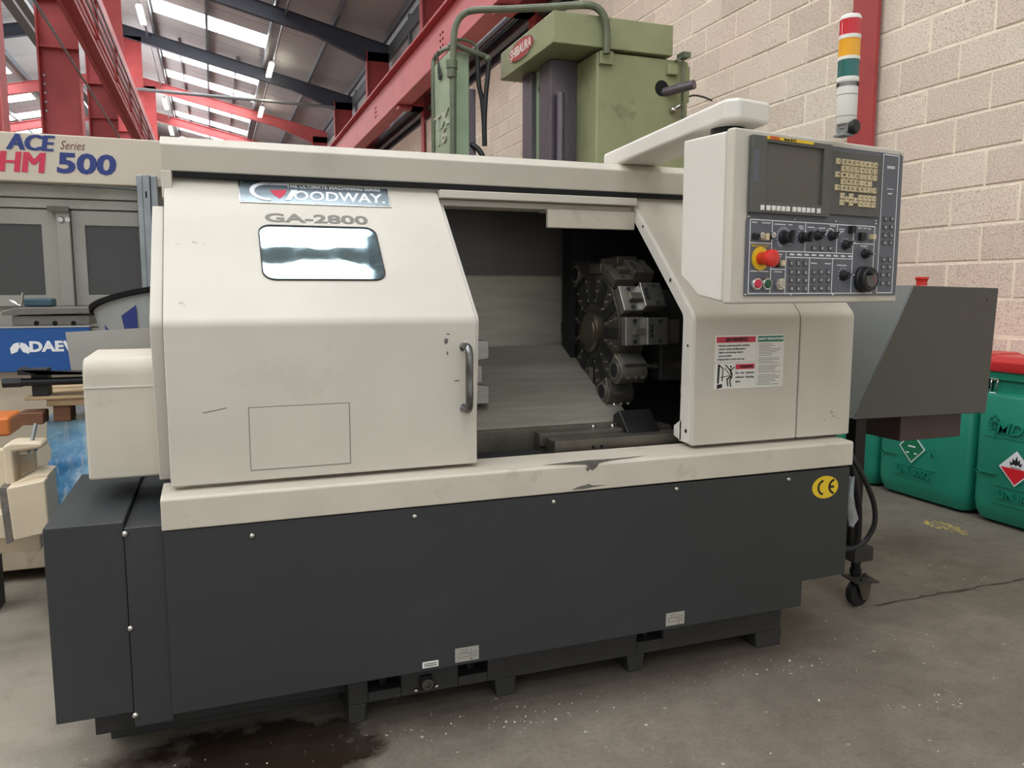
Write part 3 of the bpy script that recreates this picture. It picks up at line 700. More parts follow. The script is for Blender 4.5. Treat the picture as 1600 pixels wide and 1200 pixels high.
# fixed front panels on the right
def panel(x0, x1, name, z0=.722, r=.03):
    q = profile(YD, z0); t = [(y+.025, z) for y, z in q[::-1]]
    b = MB(); b.prism(q+t, 'x', x0, x1); return part(LA, name, b, M_cream, b=.005)
FP = panel(1.356, 1.7475, 'front_panel'); FP2 = panel(1.7515, 1.966, 'front_panel')
q = profile(YD+.006, .728, .006, 1.505); m_ = MB(); m_.prism(q+[(y+.055,z) for y,z in q[::-1]], 'x', 1.352, 1.372)
m_.prism([(YD+.055,.728),(YD+.10,.74),(YD+.10,.772),(YD+.055,.80)],'x',1.352,1.362); PR = part(FP, 'panel_return', m_, M_lightcream, b=.002)
m_ = MB()
for z, d in ((1.41,.02),(1.23,.028),(1.03,.03),(.765,.03)):
    y = (slope_y(z) if z > SL0[1] else YD)+d; m_.turn([(.007 if z in (1.23,.765) else .004,0),(.005,.001)],(1.352,y,z),(-1,0,0),10)
part(FP, 'fixing_hole', m_, M_gap, stuff=True)
m_ = MB(); m_.box(1.945,1.966,YD+.03,2.9,.715,1.10).prism([(YD+.03,1.10),(2.46,1.50),(2.9,1.50),(2.9,1.10)],'x',1.945,1.966); part(LA, 'end_panel', m_, M_cream)
m_ = MB(); m_.box(1.90,1.931,YA+.02,2.9,.26,.63); part(LA, 'end_panel', m_, M_dark)
m_ = MB(); m_.box(-.12,1.95,2.86,2.9,.3,1.53); part(LA, 'rear_panel', m_, M_dark)
# smudges on the cream panels
m_ = MB(); yy = YD-.0004
for u,v,w,h in ((1299,644,.008,.006),(1302,650,.006,.004),(1308,653,.006,.0022),(1288,656,.0025,.006)): blotch(m_, A(u,v,y=YD), w, h, yy, u)
part(FP2, 'smudge', m_, mat('grey_smudge',(168,156,138),.5,var=.1), stuff=True)
# warning stickers
def sticker(u0,v0,u1,v1):
    a, b = A(u0,v1,y=YD), A(u1,v0,y=YD); return a.x, b.x, a.z, b.z
x0,x1,_,_ = sticker(1115,523,1183,608); x2 = A(1224,560,y=YD).x; zt1 = A(1150,524,y=YD).z; zm = A(1150,566,y=YD).z; zb1 = A(1150,607,y=YD).z
def label(px0,px1,pz0,pz1,name): 
    b = MB(); b.box(px0,px1,YD-.0012,YD,pz0,pz1); return part(FP, name, b, M_white)
S1 = label(x0,x1-.001,zm+.001,zt1,'warning_sticker'); S2 = label(x0,x1-.001,zb1,zm-.001,'warning_sticker'); S3 = label(x1,x2,zb1,zt1,'safety_sticker')
X, Z, yy = (1,0,0),(0,0,1),YD-.0016
m_ = MB(); m_.box(x0+.005,x1-.006,yy,YD-.001,zt1-.022,zt1-.004); part(S1,'red_band',m_,M_redink)
w1 = x1-x0
m_ = MB(); m_.text('WARNING',(x0+w1*.53,yy-.0004,zt1-.013),X,Z,.016,bold=.0004); c = x0+w1*.28
m_.ring([(c-.008,zt1-.019),(c+.008,zt1-.019),(c,zt1-.006)],[(c-.003,zt1-.0165),(c+.003,zt1-.0165),(c,zt1-.0115)],'y',yy-.0006,yy)
part(S1,'lettering',m_,M_ink)
m_ = MB()
for k, s in enumerate(('1.Operator panel must power on/off the','entrance of your working devices.','Failure to do this may result in','serious accident.','2.Apply grease to chuck every day.')):
    m_.text(s,(x0+.008+(.005 if 0<k<4 else 0),yy,zt1-.031-k*.0105),X,Z,.0078,sx=.92,align='LEFT')
part(S1,'small_print',m_,M_ink)
m_ = MB(); m_.box(x0+w1*.5,x1-.007,yy,YD-.001,zm-.022,zm-.006); part(S2,'red_band',m_,M_redink)
m_ = MB(); m_.text('WARNING',(x0+w1*.76,yy-.0004,zm-.0145),X,Z,.0105,bold=.0003)
for k, s in enumerate(('Do  not  operate','without  shutting','door.')): m_.text(s,(x0+w1*.5,yy,zm-.033-k*.0135),X,Z,.0105,sx=.95,align='LEFT')
part(S2,'lettering',m_,M_ink)
m_ = MB(); h = zm-zb1; q = lambda a,b:(x0+w1*a, zb1+h*b)
def stroke(p, r, w):
    (ax,az),(bx_,bz) = q(*p), q(*r); d = Vector((bx_-ax,bz-az)).normalized()*w; n = Vector((-d.y,d.x))
    m_.prism([(ax+n.x,az+n.y),(bx_+n.x,bz+n.y),(bx_-n.x,bz-n.y),(ax-n.x,az-n.y)],'y',yy,YD-.001)
m_.prism([q(.08,.95),q(.13,.92),q(.11,.22),q(.07,.22)],'y',yy,YD-.001); stroke((.12,.9),(.2,.78),.0016); stroke((.2,.8),(.19,.3),.0016)
m_.prism([q(.07,.18),q(.19,.2),q(.19,.06),q(.07,.02)],'y',yy,YD-.001); stroke((.15,.45),(.37,.5),.0012); stroke((.24,.8),(.37,.52),.0012); stroke((.26,.92),(.36,.72),.0018)
o_ = q(.39,.84); m_.prism([(o_[0]+.0035*math.cos(t*.52),o_[1]+.0035*math.sin(t*.52)) for t in range(12)],'y',yy,YD-.001)
stroke((.37,.76),(.42,.5),.0034); stroke((.39,.72),(.48,.82),.0016); stroke((.41,.5),(.30,.36),.0024); stroke((.30,.38),(.33,.1),.002); stroke((.42,.48),(.37,.3),.0024); stroke((.37,.3),(.40,.07),.002)
part(S2,'pictogram',m_,M_ink)
m_ = MB(); m_.box(x1+.004,x2-.004,yy,YD-.001,zt1-.022,zt1-.004); part(S3,'green_band',m_,mat('green_print',(20,116,84),.45,var=0))
m_ = MB(); m_.text('SAFETY PRECAUTIONS',((x1+x2)/2,yy-.0004,zt1-.013),X,Z,.0098,sx=.92,bold=.0003); part(S3,'lettering',m_,M_whitepaint)
m_ = MB(); r = random.Random(4); z = zt1-.030
while z > zb1+.008:
    m_.box(x1+.007,x1+.007+(x2-x1-.014)*r.uniform(.45,1),yy,YD-.001,z,z+.0016); z -= .0051 if r.random() < .85 else .0085
part(S3,'small_print',m_,M_greyink)
# ------------------------------------------------------------ inside the machine
m_ = MB(); m_.box(-.1,1.93,2.80,2.83,.3,1.50); part(LA, 'rear_guard', m_, M_stainless)
m_ = MB(); zb_ed = A(820,540,y=2.786).z; zmid = A(800,430,y=2.786).z; xbk = A(893,400,y=2.70).x; m_.box(.25,1.34,2.78,2.80,zmid,1.51); part(LA, 'rear_guard', m_, mat('dull_guard_sheet',(84,82,78),.45,.6,var=.1,vscale=5,stretch=(1,6,6)))
m_ = MB(); m_.prism([(2.786,zb_ed),(2.34,.765),(2.34,.55),(2.80,.55)],'x',.25,1.30); part(LA, 'sloping_guard', m_, M_stainless, b=.004)
m_ = MB(); m_.box(.25,1.36,2.30,2.34,.54,.765); part(LA, 'guard_lip', m_, M_steeldark, b=.002)
for u,v in ((927,667),(957,666)): piece(LA,'screw',scr,A(u,v,y=2.30))
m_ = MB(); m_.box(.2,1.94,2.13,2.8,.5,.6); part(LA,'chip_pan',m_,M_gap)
m_ = MB(); m_.box(1.90,1.945,2.10,2.8,.60,1.06); part(LA,'end_liner',m_,M_blackmetal)
m_ = MB(); m_.prism([(2.15,1.52),(2.42,1.52),(2.80,1.38),(2.80,1.52)],'x',.2,1.36); m_ = MB(); m_.box(.2,1.94,2.46,2.8,1.495,1.52); part(LA,'roof_liner',m_,M_stainless)
m_ = MB(); m_.box(.664,1.352,2.425,2.455,1.482,1.507).box(.664,1.352,2.46,2.56,1.462,1.482); part(LA,'door_rail',m_,M_cream,b=.003)
m_ = MB(); m_.box(1.03,1.352,2.44,2.456,1.402,1.462).box(1.03,1.352,2.456,2.52,1.455,1.462); part(LA,'cover_plate',m_,M_creamdirty,b=.003)
# spindle, chuck and stepped jaws
AX, AZ = 2.45, .935
m_ = MB(); m_.turn([(.13,0),(.135,.01),(.135,.115),(.125,.125),(.06,.125),(.05,.10)],(.56,AX,AZ),(1,0,0),40); CK = part(LA,'chuck',m_,M_steel)
for k in range(3):
    t = (PI/2,-PI/2,PI)[k]
    R_m = Matrix.Translation((.685,AX,AZ)) @ Matrix.Rotation(t-PI/2, 4, 'X')
    m_ = MB(); m_.prism([(-.01,.02),(.10,.04),(.135,.045),(.135,.102),(.02,.102),(-.01,.098)] if k < 2 else [(-.01,.02),(.095,.03),(.095,.08),(-.01,.08)],'y',-.028,.028,R_m)
    part(CK,'jaw',m_,M_steel,b=.003)
m_ = MB(); m_.box(.3,.56,2.3,2.7,.76,1.12); part(LA,'headstock',m_,M_darkbase,b=.01)
# two telescopic way covers
for (u0,v0,y,dz,yb) in ((867,690,2.18,.085,2.25),(843,678,2.255,.07,2.33)):
    p = A(u0,v0,y=y); m_ = MB(); m_.box(p.x,1.40,y,yb,p.z-dz,p.z); WCV = part(LA,'way_cover',m_,M_steeldark,b=.003)
    m_ = MB(); m_.box(p.x,1.40,y-.006,y,p.z-.045,p.z-.038); part(WCV,'wiper_strip',m_,M_blackmetal)
    if y < 2.2:
        m_ = MB()
        for u,v in ((927,695),(940,694)): q_ = A(u,v+1,y=y); m_.turn([(.006,0),(.004,.001)],(q_.x,y,q_.z-.005),(0,-1,0),10)
        part(WCV,'hole',m_,M_gap,stuff=True)
# turret
TX, TY, TZ = 1.255, 2.56, 1.055
m_ = MB(); NT = 12
def pol(r, n, ph=0): return [(TY+r*math.cos(2*PI*i/n+ph), TZ+r*math.sin(2*PI*i/n+ph)) for i in range(n)]
m_.prism(pol(.205,NT,PI/NT),'x',TX,TX+.095); m_.turn([(.10,0),(.10,.1)],(TX+.095,TY,TZ),(1,0,0),30)
TU = part(LA,'turret_disc',m_,M_turret,b=.003)
m_ = MB(); m_.turn([(.075,0),(.075,.012),(.066,.02),(.066,.016),(.05,.016),(.048,.02),(.0001,.02)],(TX,TY,TZ),(-1,0,0),40); part(TU,'hub_cap',m_,mat('brass_tinted_steel',(92,85,72),.35,.8,var=.08))
m_ = MB()
for k in range(NT):                                            # station slots and fixing bolts on the face
    Mx = Matrix.Translation((TX,TY,TZ)) @ Matrix.Rotation(2*PI*k/NT, 4, 'X')
    m_.box(-.003,.0,-.018,.018,.095,.196,Mx)
part(TU,'station_slot',m_,M_blackmetal,stuff=True)
m_ = MB()
for k in range(NT):
    Mx = Matrix.Translation((TX,TY,TZ)) @ Matrix.Rotation(2*PI*(k+.5)/NT, 4, 'X')
    for rr in (.11,.145,.18): m_.turn([(.006,0),(.006,.004)],(-.0,0,rr),(-1,0,0),8,True,Mx)
part(TU,'face_bolt',m_,M_bolt,stuff=True)
def bolt_holes(b, pts, M, r=.008):
    for x,y,z,ax in pts: b.turn([(r,0),(r,.0015),(r*.6,.0015)],(x,y,z),ax,10,True,M)
# angle 90 deg = towards the operator (-y); rotation about x carries +z to -y
for k, kind in enumerate(('block','block','block','bore','bore','slab','bore','block','bore','block','bore','block')):
    deg = (60,90-2,30,122,152,180,212,240,270,300,330,0)[k]
    Mx = Matrix.Translation((TX,TY,TZ)) @ Matrix.Rotation(math.radians(deg), 4, 'X')
    bright = k < 2
    mm = M_steel if bright else M_steeldark
    b = MB()
    if kind == 'block':
        b.box(.005,.085,-.047,.047,.200,.236,Mx)
        H = part(LA,'tool_holder',b,mm,b=.003)
        b = MB(); b.box(.072,.150,-.045,.045,.216,.262,Mx); part(H,'clamp_plate',b,mm,b=.003)
        b = MB(); b.box(.03,.075,-.012,.012,.236,.254,Mx); part(H,'wedge',b,M_steeldark,b=.002)
        b = MB(); bolt_holes(b,[(.12,-.032,.262,(0,0,1)),(.12,.032,.262,(0,0,1)),(.088,-.014,.262,(0,0,1)),(.088,.002,.262,(0,0,1)),(.088,.016,.262,(0,0,1)),(.04,-.034,.236,(0,0,1)),(.04,.034,.236,(0,0,1))],Mx,.0075); part(H,'bolt_socket',b,M_gap,stuff=True)
    elif kind == 'bore':
        b.prism(rrect(-.042,.042,.195,.272,.02),'x',-.01,.115,Mx) if False else b.prism([(-.042,.195),(.042,.195),(.042,.245)]+arc(0,.238,.042,.042,.2,PI-.2,8)+[(-.042,.245)],'x',-.012,.088,Mx)
        H = part(LA,'boring_holder',b,mm,b=.003)
        b = MB(); b.turn([(.024,0),(.024,.002)],(-.012,0,.232),(-1,0,0),20,True,Mx); part(H,'bore',b,M_gap)
        b = MB(); b.turn([(.031,0),(.031,.004),(.025,.004)],(-.012,0,.232),(-1,0,0),20,False,Mx); part(H,'bore_ring',b,M_steel)
        b = MB(); b.box(.0,.08,.043,.050,.205,.262,Mx); part(H,'flat',b,M_steel)
        b = MB()
        for x in (.02,.048,.075): b.turn([(.009,0),(.009,.008),(.005,.008),(.005,.002)],(x,0,.278),(0,0,1),10,False,Mx)
        part(H,'set_screw',b,M_bolt,stuff=True)
    else:
        b.prism([(-.045,.19),(.045,.19),(.035,.262),(-.035,.262)],'x',.0,.1,Mx); H = part(LA,'tool_holder',b,mm,b=.003)
        b = MB(); b.box(-.004,0,-.016,.016,.13,.255,Mx); part(H,'key_plate',b,M_steel)
# turret carriage and dark bulkhead behind it
m_ = MB(); m_.box(1.45,1.72,2.42,2.78,.88,1.2); part(LA,'turret_carriage',m_,M_darkbase,b=.01)
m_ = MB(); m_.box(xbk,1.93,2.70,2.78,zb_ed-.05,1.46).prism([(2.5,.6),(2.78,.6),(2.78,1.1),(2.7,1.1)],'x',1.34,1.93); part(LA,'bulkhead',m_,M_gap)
m_ = MB(); m_.box(1.40,1.47,2.33,2.36,1.02,1.10).box(1.52,1.6,2.33,2.36,1.03,1.09); part(LA,'wiper_block',m_,M_steeldark,b=.003)
# tailstock with a live centre
m_ = MB(); m_.turn([(.0001,0),(.008,.012),(.008,.022),(.012,.024),(.022,.07)],(1.405,AX,AZ),(1,0,0),24); TS = part(LA,'live_centre',m_,M_steel)
m_ = MB(); pr = [(.030,0)]
for k in range(6): pr += [(.034,.002+k*.013),(.034,.010+k*.013),(.030,.012+k*.013)]
m_.turn(pr+[(.042,.085),(.042,.12)],(1.472,AX,AZ),(1,0,0),28); part(LA,'tailstock_quill',m_,M_steeldark)
m_ = MB(); m_.turn([(.07,0),(.078,.008),(.078,.05),(.07,.056)],(1.59,AX,AZ),(1,0,0),36); part(LA,'quill_flange',m_,M_steeldark)
m_ = MB(); m_.prism([(2.36,.70),(2.62,.70),(2.56,1.03),(2.46,1.06),(2.37,1.0)],'x',1.64,1.88); part(LA,'tailstock_body',m_,M_offwhite,b=.01)
m_ = MB(); m_.prism([(2.20,.66),(2.33,.66),(2.33,.79),(2.29,.81),(2.22,.74)],'x',1.22,1.34); part(LA,'coolant_block',m_,M_blackmetal,b=.006)
m_ = MB(); m_.cyl((1.36,2.22,.705),(1.38,2.19,.69),.012,n=12); part(LA,'nozzle',m_,M_bolt)
# ------------------------------------------------------------ operator console on its swing arm
TH = math.radians(9.4); KD = 1.487
Kx = Vector((math.cos(TH), math.sin(TH), 0)); Kn = Vector((-math.sin(TH), math.cos(TH), 0))
KS0, KS1, KZ0, KZ1 = 1.484, 2.156, 1.164, 1.600
K0 = Kx*KS0+Kn*KD+Vector((0,0,KZ0))
def K(u, v, front=0.0):
    """console face coordinates (x right, z up) of a photo point on the plane `front` metres proud of its face"""
    d = _F + _R*((u-800)/FOC) - _U*((v-600)/FOC); c = Vector((0,0,CAMH)); t = (KD-front-c.dot(Kn))/d.dot(Kn)
    p = c+d*t; return p.dot(Kx)-KS0, p.z-KZ0
def K4(x, y, front=0.0): return K(1150+x/5.714, 320+y/5.714, front)
def K3(x, y, front=0.0): return K(1140+x/5.333, 190+y/5.333, front)
KW, KH = KS1-KS0, KZ1-KZ0
CO = thing('control_console', 'cream control cabinet with dark screen and knobs hanging from the arm', 'control panel', K0, TH)
b = MB(); b.prism([(.0,.0),(.0,KH),(.028,KH),(.028,0)],'x',0,KW); part(CO,'front_frame',b,M_cream,b=.006)
b = MB(); b.prism([(.031,.004),(.031,KH-.004),(.19,KH-.004),(.19,.075),(.12,.02)],'x',.004,KW-.004); part(CO,'cabinet_body',b,M_lightcream,b=.006)
def quad_rect(p):                                              # mean rectangle of four surveyed corners TL TR BR BL
    return ((p[0][0]+p[3][0])/2, (p[1][0]+p[2][0])/2, (p[2][1]+p[3][1])/2, (p[0][1]+p[1][1])/2)
px0,px1,pz0,pz1 = quad_rect([K(1173,211),K(1408,243),K(1397,461),K(1161,463)])
b = MB(); b.box(px0,px1,-.003,.0,pz0,pz1); FA = part(CO,'face_plate',b,M_panelgrey,b=.001)
# screen unit
l0,l1,z0,z1 = quad_rect([K(1172,213),K(1292,226),K(1290,341),K(1163,331)])
b = MB(); sx0,sx1,sz0,sz1 = quad_rect([K(1193,224),K(1281,234),K(1277,321),K(1188,316)])
b.ring([(l0,z0),(l1,z0),(l1,z1),(l0,z1)],[(sx0,sz0),(sx1,sz0),(sx1,sz1),(sx0,sz1)],'y',-.016,-.003); SU = part(CO,'screen_unit',b,M_bezel,b=.002)
b = MB(); b.box(sx0,sx1,-.008,-.004,sz0,sz1); part(SU,'screen',b,M_screen,'blank dark screen')
b = MB(); b.box(l0+.006,l0+.024,-.0166,-.015,z0+.075,z0+.155); part(SU,'card_flap',b,M_panelgrey,b=.001)
y0_,y1_,yz0,yz1 = quad_rect([K(1191,215.5),K(1263,224),K(1263,227.5),K(1191,219)])
b = MB(); b.box(y0_,y1_,-.0175,-.016,yz0,yz1+.002); YL = part(SU,'yellow_strip',b,M_yellow,'yellow label strip')
b = MB(); b.text('FANUC',(y0_+.027,-.0178,(yz0+yz1)/2+.001),(1,0,0),(0,0,1),.0105,sx=1,bold=.0004); part(YL,'lettering',b,M_redplastic,'red lettering')
b = MB(); b.text('Series 0i-TC',(y0_+.082,-.0178,(yz0+yz1)/2+.001),(1,0,0),(0,0,1),.0095,sx=.95,bold=.0002); part(YL,'lettering',b,M_ink)
def key_mesh(w, h, d, m, name):
    q = MB(); q.loft([[(-w/2,0,-h/2),(w/2,0,-h/2),(w/2,0,h/2),(-w/2,0,h/2)],[(-w/2,-d*.6,-h/2),(w/2,-d*.6,-h/2),(w/2,-d*.6,h/2),(-w/2,-d*.6,h/2)],[(-w*.4,-d,-h*.4),(w*.4,-d,-h*.4),(w*.4,-d,h*.4),(-w*.4,-d,h*.4)]])
    return mesh_of(name,q,m,(0,0,0),0)
k_soft = key_mesh(.012,.013,.004,M_white,'soft_key')
for i, x in enumerate((270,320,362,403,443,483,535,575,613,652,690,738)):
    c = K3(x, 717+28*(x-270)/468, .016); piece(SU,'soft_key',k_soft,(c[0],-.016,c[1]))
# keypad
m0,m1,mz0,mz1 = quad_rect([K(1295,235.5),K(1373,243),K(1371,342),K(1291,334)])
b = MB(); b.box(m0,m1,-.010,-.003,mz0,mz1); KP = part(CO,'keypad',b,M_bezel,b=.002)
kk = key_mesh(.0146,.0158,.006,M_ivory,'key')
o = K(1290+232/12,220+385/12,.012); e = K(1290+930/12,220+455/12,.012); w_ = K(1290+212/12,220+875/12,.012)
fr = [(x-232)/(930-232) for x in (232,335,420,500,580,675,760,838,930)]
legend = ['/ONGP789A','XZCF456L','HMSTK123I','UWHE-0.','SABDQRYJV']
miss = {(1,0),(3,0),(3,8)}
kt = MB(); KX = e[0]-o[0]; KZ_ = o[1]-w_[1]
def key(cx, cz, ch):
    piece(KP,'key',kk,(cx,-.010,cz))
    if ch: kt.text(ch,(cx,-.0163,cz),(1,0,0),(0,0,1),.0105,bold=.0003,ext=.0002)
for r in range(5):
    s = iter(legend[r])
    for c in range(9):
        if (r,c) in miss: continue
        key(o[0]+KX*fr[c], o[1]-KZ_*r*.25, next(s))
for c, rr in ((1,(1.30,1.56)),(3,(1.30,1.56)),(2,(1.43,)),(4,(1.45,)),(5,(1.32,1.57)),(6,(1.32,1.57)),(7,(1.32,1.57)),(8,(1.32,1.57))):
    for q in rr: key(o[0]+KX*fr[c], o[1]-KZ_*q, '+' if c < 5 else '=')
part(KP,'key_lettering',kt,M_ink,stuff=True)
# operating panel
b = MB(); t0,t1,tz0,tz1 = quad_rect([K(1164,341),K(1371,355),K(1368,461),K(1161,463)])
b.box(t0,t1,-.005,-.003,tz0,tz1); OP = part(CO,'switch_panel',b,M_panelgrey,b=.001)
r0,r1,rz0,rz1 = quad_rect([K(1378,240),K(1408,244),K(1398,461),K(1370,461)])
b = MB(); b.box(r0,r1,-.005,-.003,rz0,rz1); RS = part(CO,'side_panel',b,M_panelgrey,b=.001)
ln = MB()
def line(mb, a, c, w=.0011, f=.005):
    a = Vector((a[0],a[1])); c = Vector((c[0],c[1])); d = (c-a).normalized(); n = Vector((-d.y,d.x))*w; a = a-d*w; c = c+d*w
    mb.prism([tuple(a+n),tuple(c+n),tuple(c-n),tuple(a-n)],'y',-f-.0005,-f)
def hx(x, y): return K4(x,y,.005)
ox0,ox1,oz0,oz1 = quad_rect([hx(130,130),hx(1238,195),hx(1210,795),hx(105,785)])
# columns and rows of the printed grid, squared up in panel coordinates
X1,X2,X3,X4 = hx(320,300)[0],hx(617,300)[0],hx(900,300)[0],hx(1040,430)[0]
X5,X6,X7 = hx(440,600)[0],hx(650,630)[0],hx(856,630)[0]
Z1,Z2,Z3,Z4_ = hx(220,342)[1],hx(680,424)[1],hx(740,476)[1],hx(370,576)[1]; Z5 = hx(1138,349)[1]
for a,c in (((ox0,oz0),(ox1,oz0)),((ox0,oz1),(ox1,oz1)),((ox0,oz0),(ox0,oz1)),((ox1,oz0),(ox1,oz1)),((X1,oz0),(X1,oz1)),((ox0,Z1),(X1,Z1)),((X2,Z2),(X2,oz1)),((X3,Z2),(X3,oz1)),((X4,oz0),(X4,oz1)),
            ((X1,Z2),(X4,Z2)),((X5,Z3),(X4,Z3)),((X5,oz0),(X5,Z2)),((X6,oz0),(X6,Z3)),((X7,oz0),(X7,Z3)),((X1,Z4_),(X5,Z4_)),((X4,Z5),(ox1,Z5))): line(ln,a,c)
part(OP,'grid_print',ln,M_whitepaint)
ln = MB(); s0,s1,sz0_,sz1_ = quad_rect([K3(1283,270,.005),K3(1412,290,.005),hx(1390,785),hx(1255,785)])
for a,c in (((s0,sz0_),(s1,sz0_)),((s0,sz1_),(s1,sz1_)),((s0,sz0_),(s0,sz1_)),((s1,sz0_),(s1,sz1_))): line(ln,a,c)
for v in (372,380,388): line(ln,(K3(1315,v,.005)),(K3(1375,v+5,.005)),.0008)
line(ln,K3(1312,560,.005),K3(1362,565,.005),.0008); line(ln,K3(1320,600,.005),K3(1350,602,.005),.0016)
part(RS,'grid_print',ln,M_whitepaint)
def knob(name, x, y, r, h, ang, par=OP, pointer=True):
    c = hx(x,y); q = MB(); q.turn([(r,0),(r,.004),(r*.86,.006),(r*.8,h),(r*.7,h+.002)],(c[0],-.005,c[1]),(0,-1,0),20)
    Mx = Matrix.Translation((c[0],-.005,c[1])) @ Matrix.Rotation(ang,4,'Y')
    q.box(-r*.22,r*.22,-h-.012,-h,-r*.85,r*.95,Mx); k = part(par,name,q,M_black,b=.001)
    if pointer:
        q = MB(); q.box(-r*.06,r*.06,-h-.0126,-h-.012,r*.2,r*.95,Mx); part(k,'pointer',q,M_whitepaint)
    return k
knob('rotary_knob',425,292,.018,.022,.2,pointer=False); knob('rotary_knob',590,292,.015,.022,.1,pointer=False)
knob('selector_switch',725,275,.0135,.012,.9); knob('selector_switch',848,278,.0135,.012,.8); knob('selector_switch',972,358,.0135,.012,.9)
knob('selector_switch',955,632,.015,.014,1.4); knob('selector_switch',1145,438,.0135,.014,1.6)
# tick marks round the knobs
tk = MB()
def ticks(x, y, r0, r1, a0, a1, n):
    c = hx(x,y)
    for i in range(n):
        a = math.radians(a0+(a1-a0)*i/(n-1)); line(tk,(c[0]+r0*math.cos(a),c[1]+r0*math.sin(a)),(c[0]+r1*math.cos(a),c[1]+r1*math.sin(a)),.0005)
ticks(425,292,.022,.028,-30,250,20); ticks(590,292,.019,.023,20,160,6); ticks(725,275,.017,.021,20,160,5); ticks(955,632,.019,.024,-20,200,9); ticks(1145,438,.017,.02,30,150,5); ticks(972,358,.016,.019,30,150,5)
for x0_,x1_,y in ((145,185,155),(235,305,160),(345,440,172),(470,500,178),(560,600,190),(565,600,208),(640,700,200),(745,795,207),(840,885,188),(922,970,218),(925,960,238),(1095,1120,208),(1140,1160,210),(1180,1200,215),(1110,1170,368),(130,190,590),(205,285,592),(345,405,597),(350,408,440),(360,395,460),(905,985,538),(670,720,520),(795,845,524)):
    line(tk,hx(x0_,y),hx(x1_,y+(x1_-x0_)*.05),.0011)
for k in range(9):
    x = 485+k*65; y = 442+k*2.2; line(tk,hx(x,y),hx(x+22,y+1),.0022); c = hx(x+32,y+3); tk.turn([(.002,0),(.002,.001)],(c[0],-.005,c[1]),(0,-1,0),8)
part(OP,'scale_print',tk,M_whitepaint,stuff=True)
arcm = MB(); c = hx(840,272); local = [(c[0]+.0175*math.cos(t),c[1]+.0175*math.sin(t)) for t in [PI*.15+PI*.85*i/10 for i in range(11)]]
for a,d in zip(local[:-1],local[1:]): line(arcm,a,d,.0012)
part(OP,'arc_print',arcm,M_whitepaint)
c = hx(215,368); q = MB(); q.text('EMERGENCY STOP',(c[0],-.0052,c[1]),(1,0,0),(0,0,1),.0075); part(OP,'lettering',q,M_yellow,'yellow lettering')
# emergency stop
c = hx(214,480)
q = MB(); q.turn([(.030,0),(.030,.003)],(c[0],-.005,c[1]),(0,-1,0),32); ES = part(OP,'emergency_stop',q,M_yellow,'yellow ring of the stop button')
q = MB(); q.turn([(.0165,0),(.017,.022),(.0215,.026),(.0225,.034),(.021,.043),(.013,.047),(.0001,.048)],(c[0],-.008,c[1]),(0,-1,0),32); part(ES,'mushroom_button',q,M_redplastic,'red mushroom button',smooth=50)
for x, m, nm in ((168,M_redink,'red push button'),(258,mat('dark_green_plastic',(16,80,58),.3,var=0),'dark green push button'),(378,mat('beige_plastic',(176,168,150),.35,var=0),'beige push button')):
    c = hx(x,706); q = MB(); q.turn([(.0165,0),(.0165,.006),(.0145,.011),(.0115,.011),(.0115,.006)],(c[0],-.005,c[1]),(0,-1,0),28); PB = part(OP,'push_button',q,M_chrome)
    q = MB(); q.turn([(.0112,.004),(.0112,.013),(.0095,.0145)],(c[0],-.005,c[1]),(0,-1,0),24); part(PB,'button_cap',q,m,nm)
# handwheel
c = hx(1128,666)
q = MB(); q.turn([(.037,0),(.037,.008),(.034,.012),(.034,.026),(.031,.030),(.0001,.030)],(c[0],-.005,c[1]),(0,-1,0),40); HW = part(OP,'handwheel',q,M_black)
q = MB(); q.turn([(.023,0),(.022,.002),(.0001,.002)],(c[0],-.035,c[1]),(0,-1,0),32); part(HW,'dial',q,M_bezel)
q = MB(); q.cyl((c[0]-.018,-.035,c[1]+.016),(c[0]-.018,-.052,c[1]+.016),.006,n=12); part(HW,'crank_knob',q,M_black)
q = MB(); line(q,(c[0]+.004,c[1]+.012),(c[0]+.013,c[1]-.008),.001,.037); part(HW,'red_mark',q,M_redink)
kb = key_mesh(.0135,.0135,.004,M_bezel,'key_button'); kl = MB(); rr = random.Random(9)
def kbutton(par, x, y):
    c = hx(x,y); piece(par,'key_button',kb,(c[0],-.005,c[1]))
    for k in range(2): line(kl,(c[0]-.003,c[1]-.002+.0035*k),(c[0]+rr.uniform(.0,.0035),c[1]-.002+.0035*k+rr.uniform(-.001,.001)),.0007,.0092)
for x in (488,550,614):
    for y in (522,600,672,746): kbutton(OP,x,y+(x-488)*.03)
for x in (690,752,818):
    for y in (600,672,746): kbutton(OP,x,y)
for x in (690,762,835): kbutton(OP,x,388)
part(OP,'button_symbols',kl,M_whitepaint,stuff=True); kl = MB()
for k, y in enumerate((127,200,272,342,487,555,627,700)):
    for x in (1330,1387): kbutton(RS,x-y*.055+7,y)
part(RS,'button_symbols',kl,M_whitepaint,stuff=True)
for x,y,w,h,d,m,nm in ((165,282,.016,.016,.008,M_black,'toggle_block'),(288,282,.016,.016,.008,M_black,'toggle_block'),(236,288,.009,.017,.02,M_ivory,'toggle'),(370,528,.014,.018,.006,M_black,'button_frame'),(393,522,.013,.014,.014,M_ivory,'square_button'),(1112,285,.021,.022,.012,M_black,'rocker_switch'),(1197,288,.013,.014,.016,M_ivory,'square_button'),(1020,222,.017,.020,.014,M_black,'rocker_switch')):
    c = hx(x,y); q = MB(); q.box(c[0]-w/2,c[0]+w/2,-.005-d,-.005,c[1]-h/2,c[1]+h/2); part(OP,nm,q,m,b=.001)
for x in (190,292):
    c = hx(x,272); q = MB(); q.turn([(.007,0),(.007,.01),(.004,.01),(.004,.004)],(c[0],-.013,c[1]),(0,-1,0),14); part(OP,'key_switch',q,M_chrome)
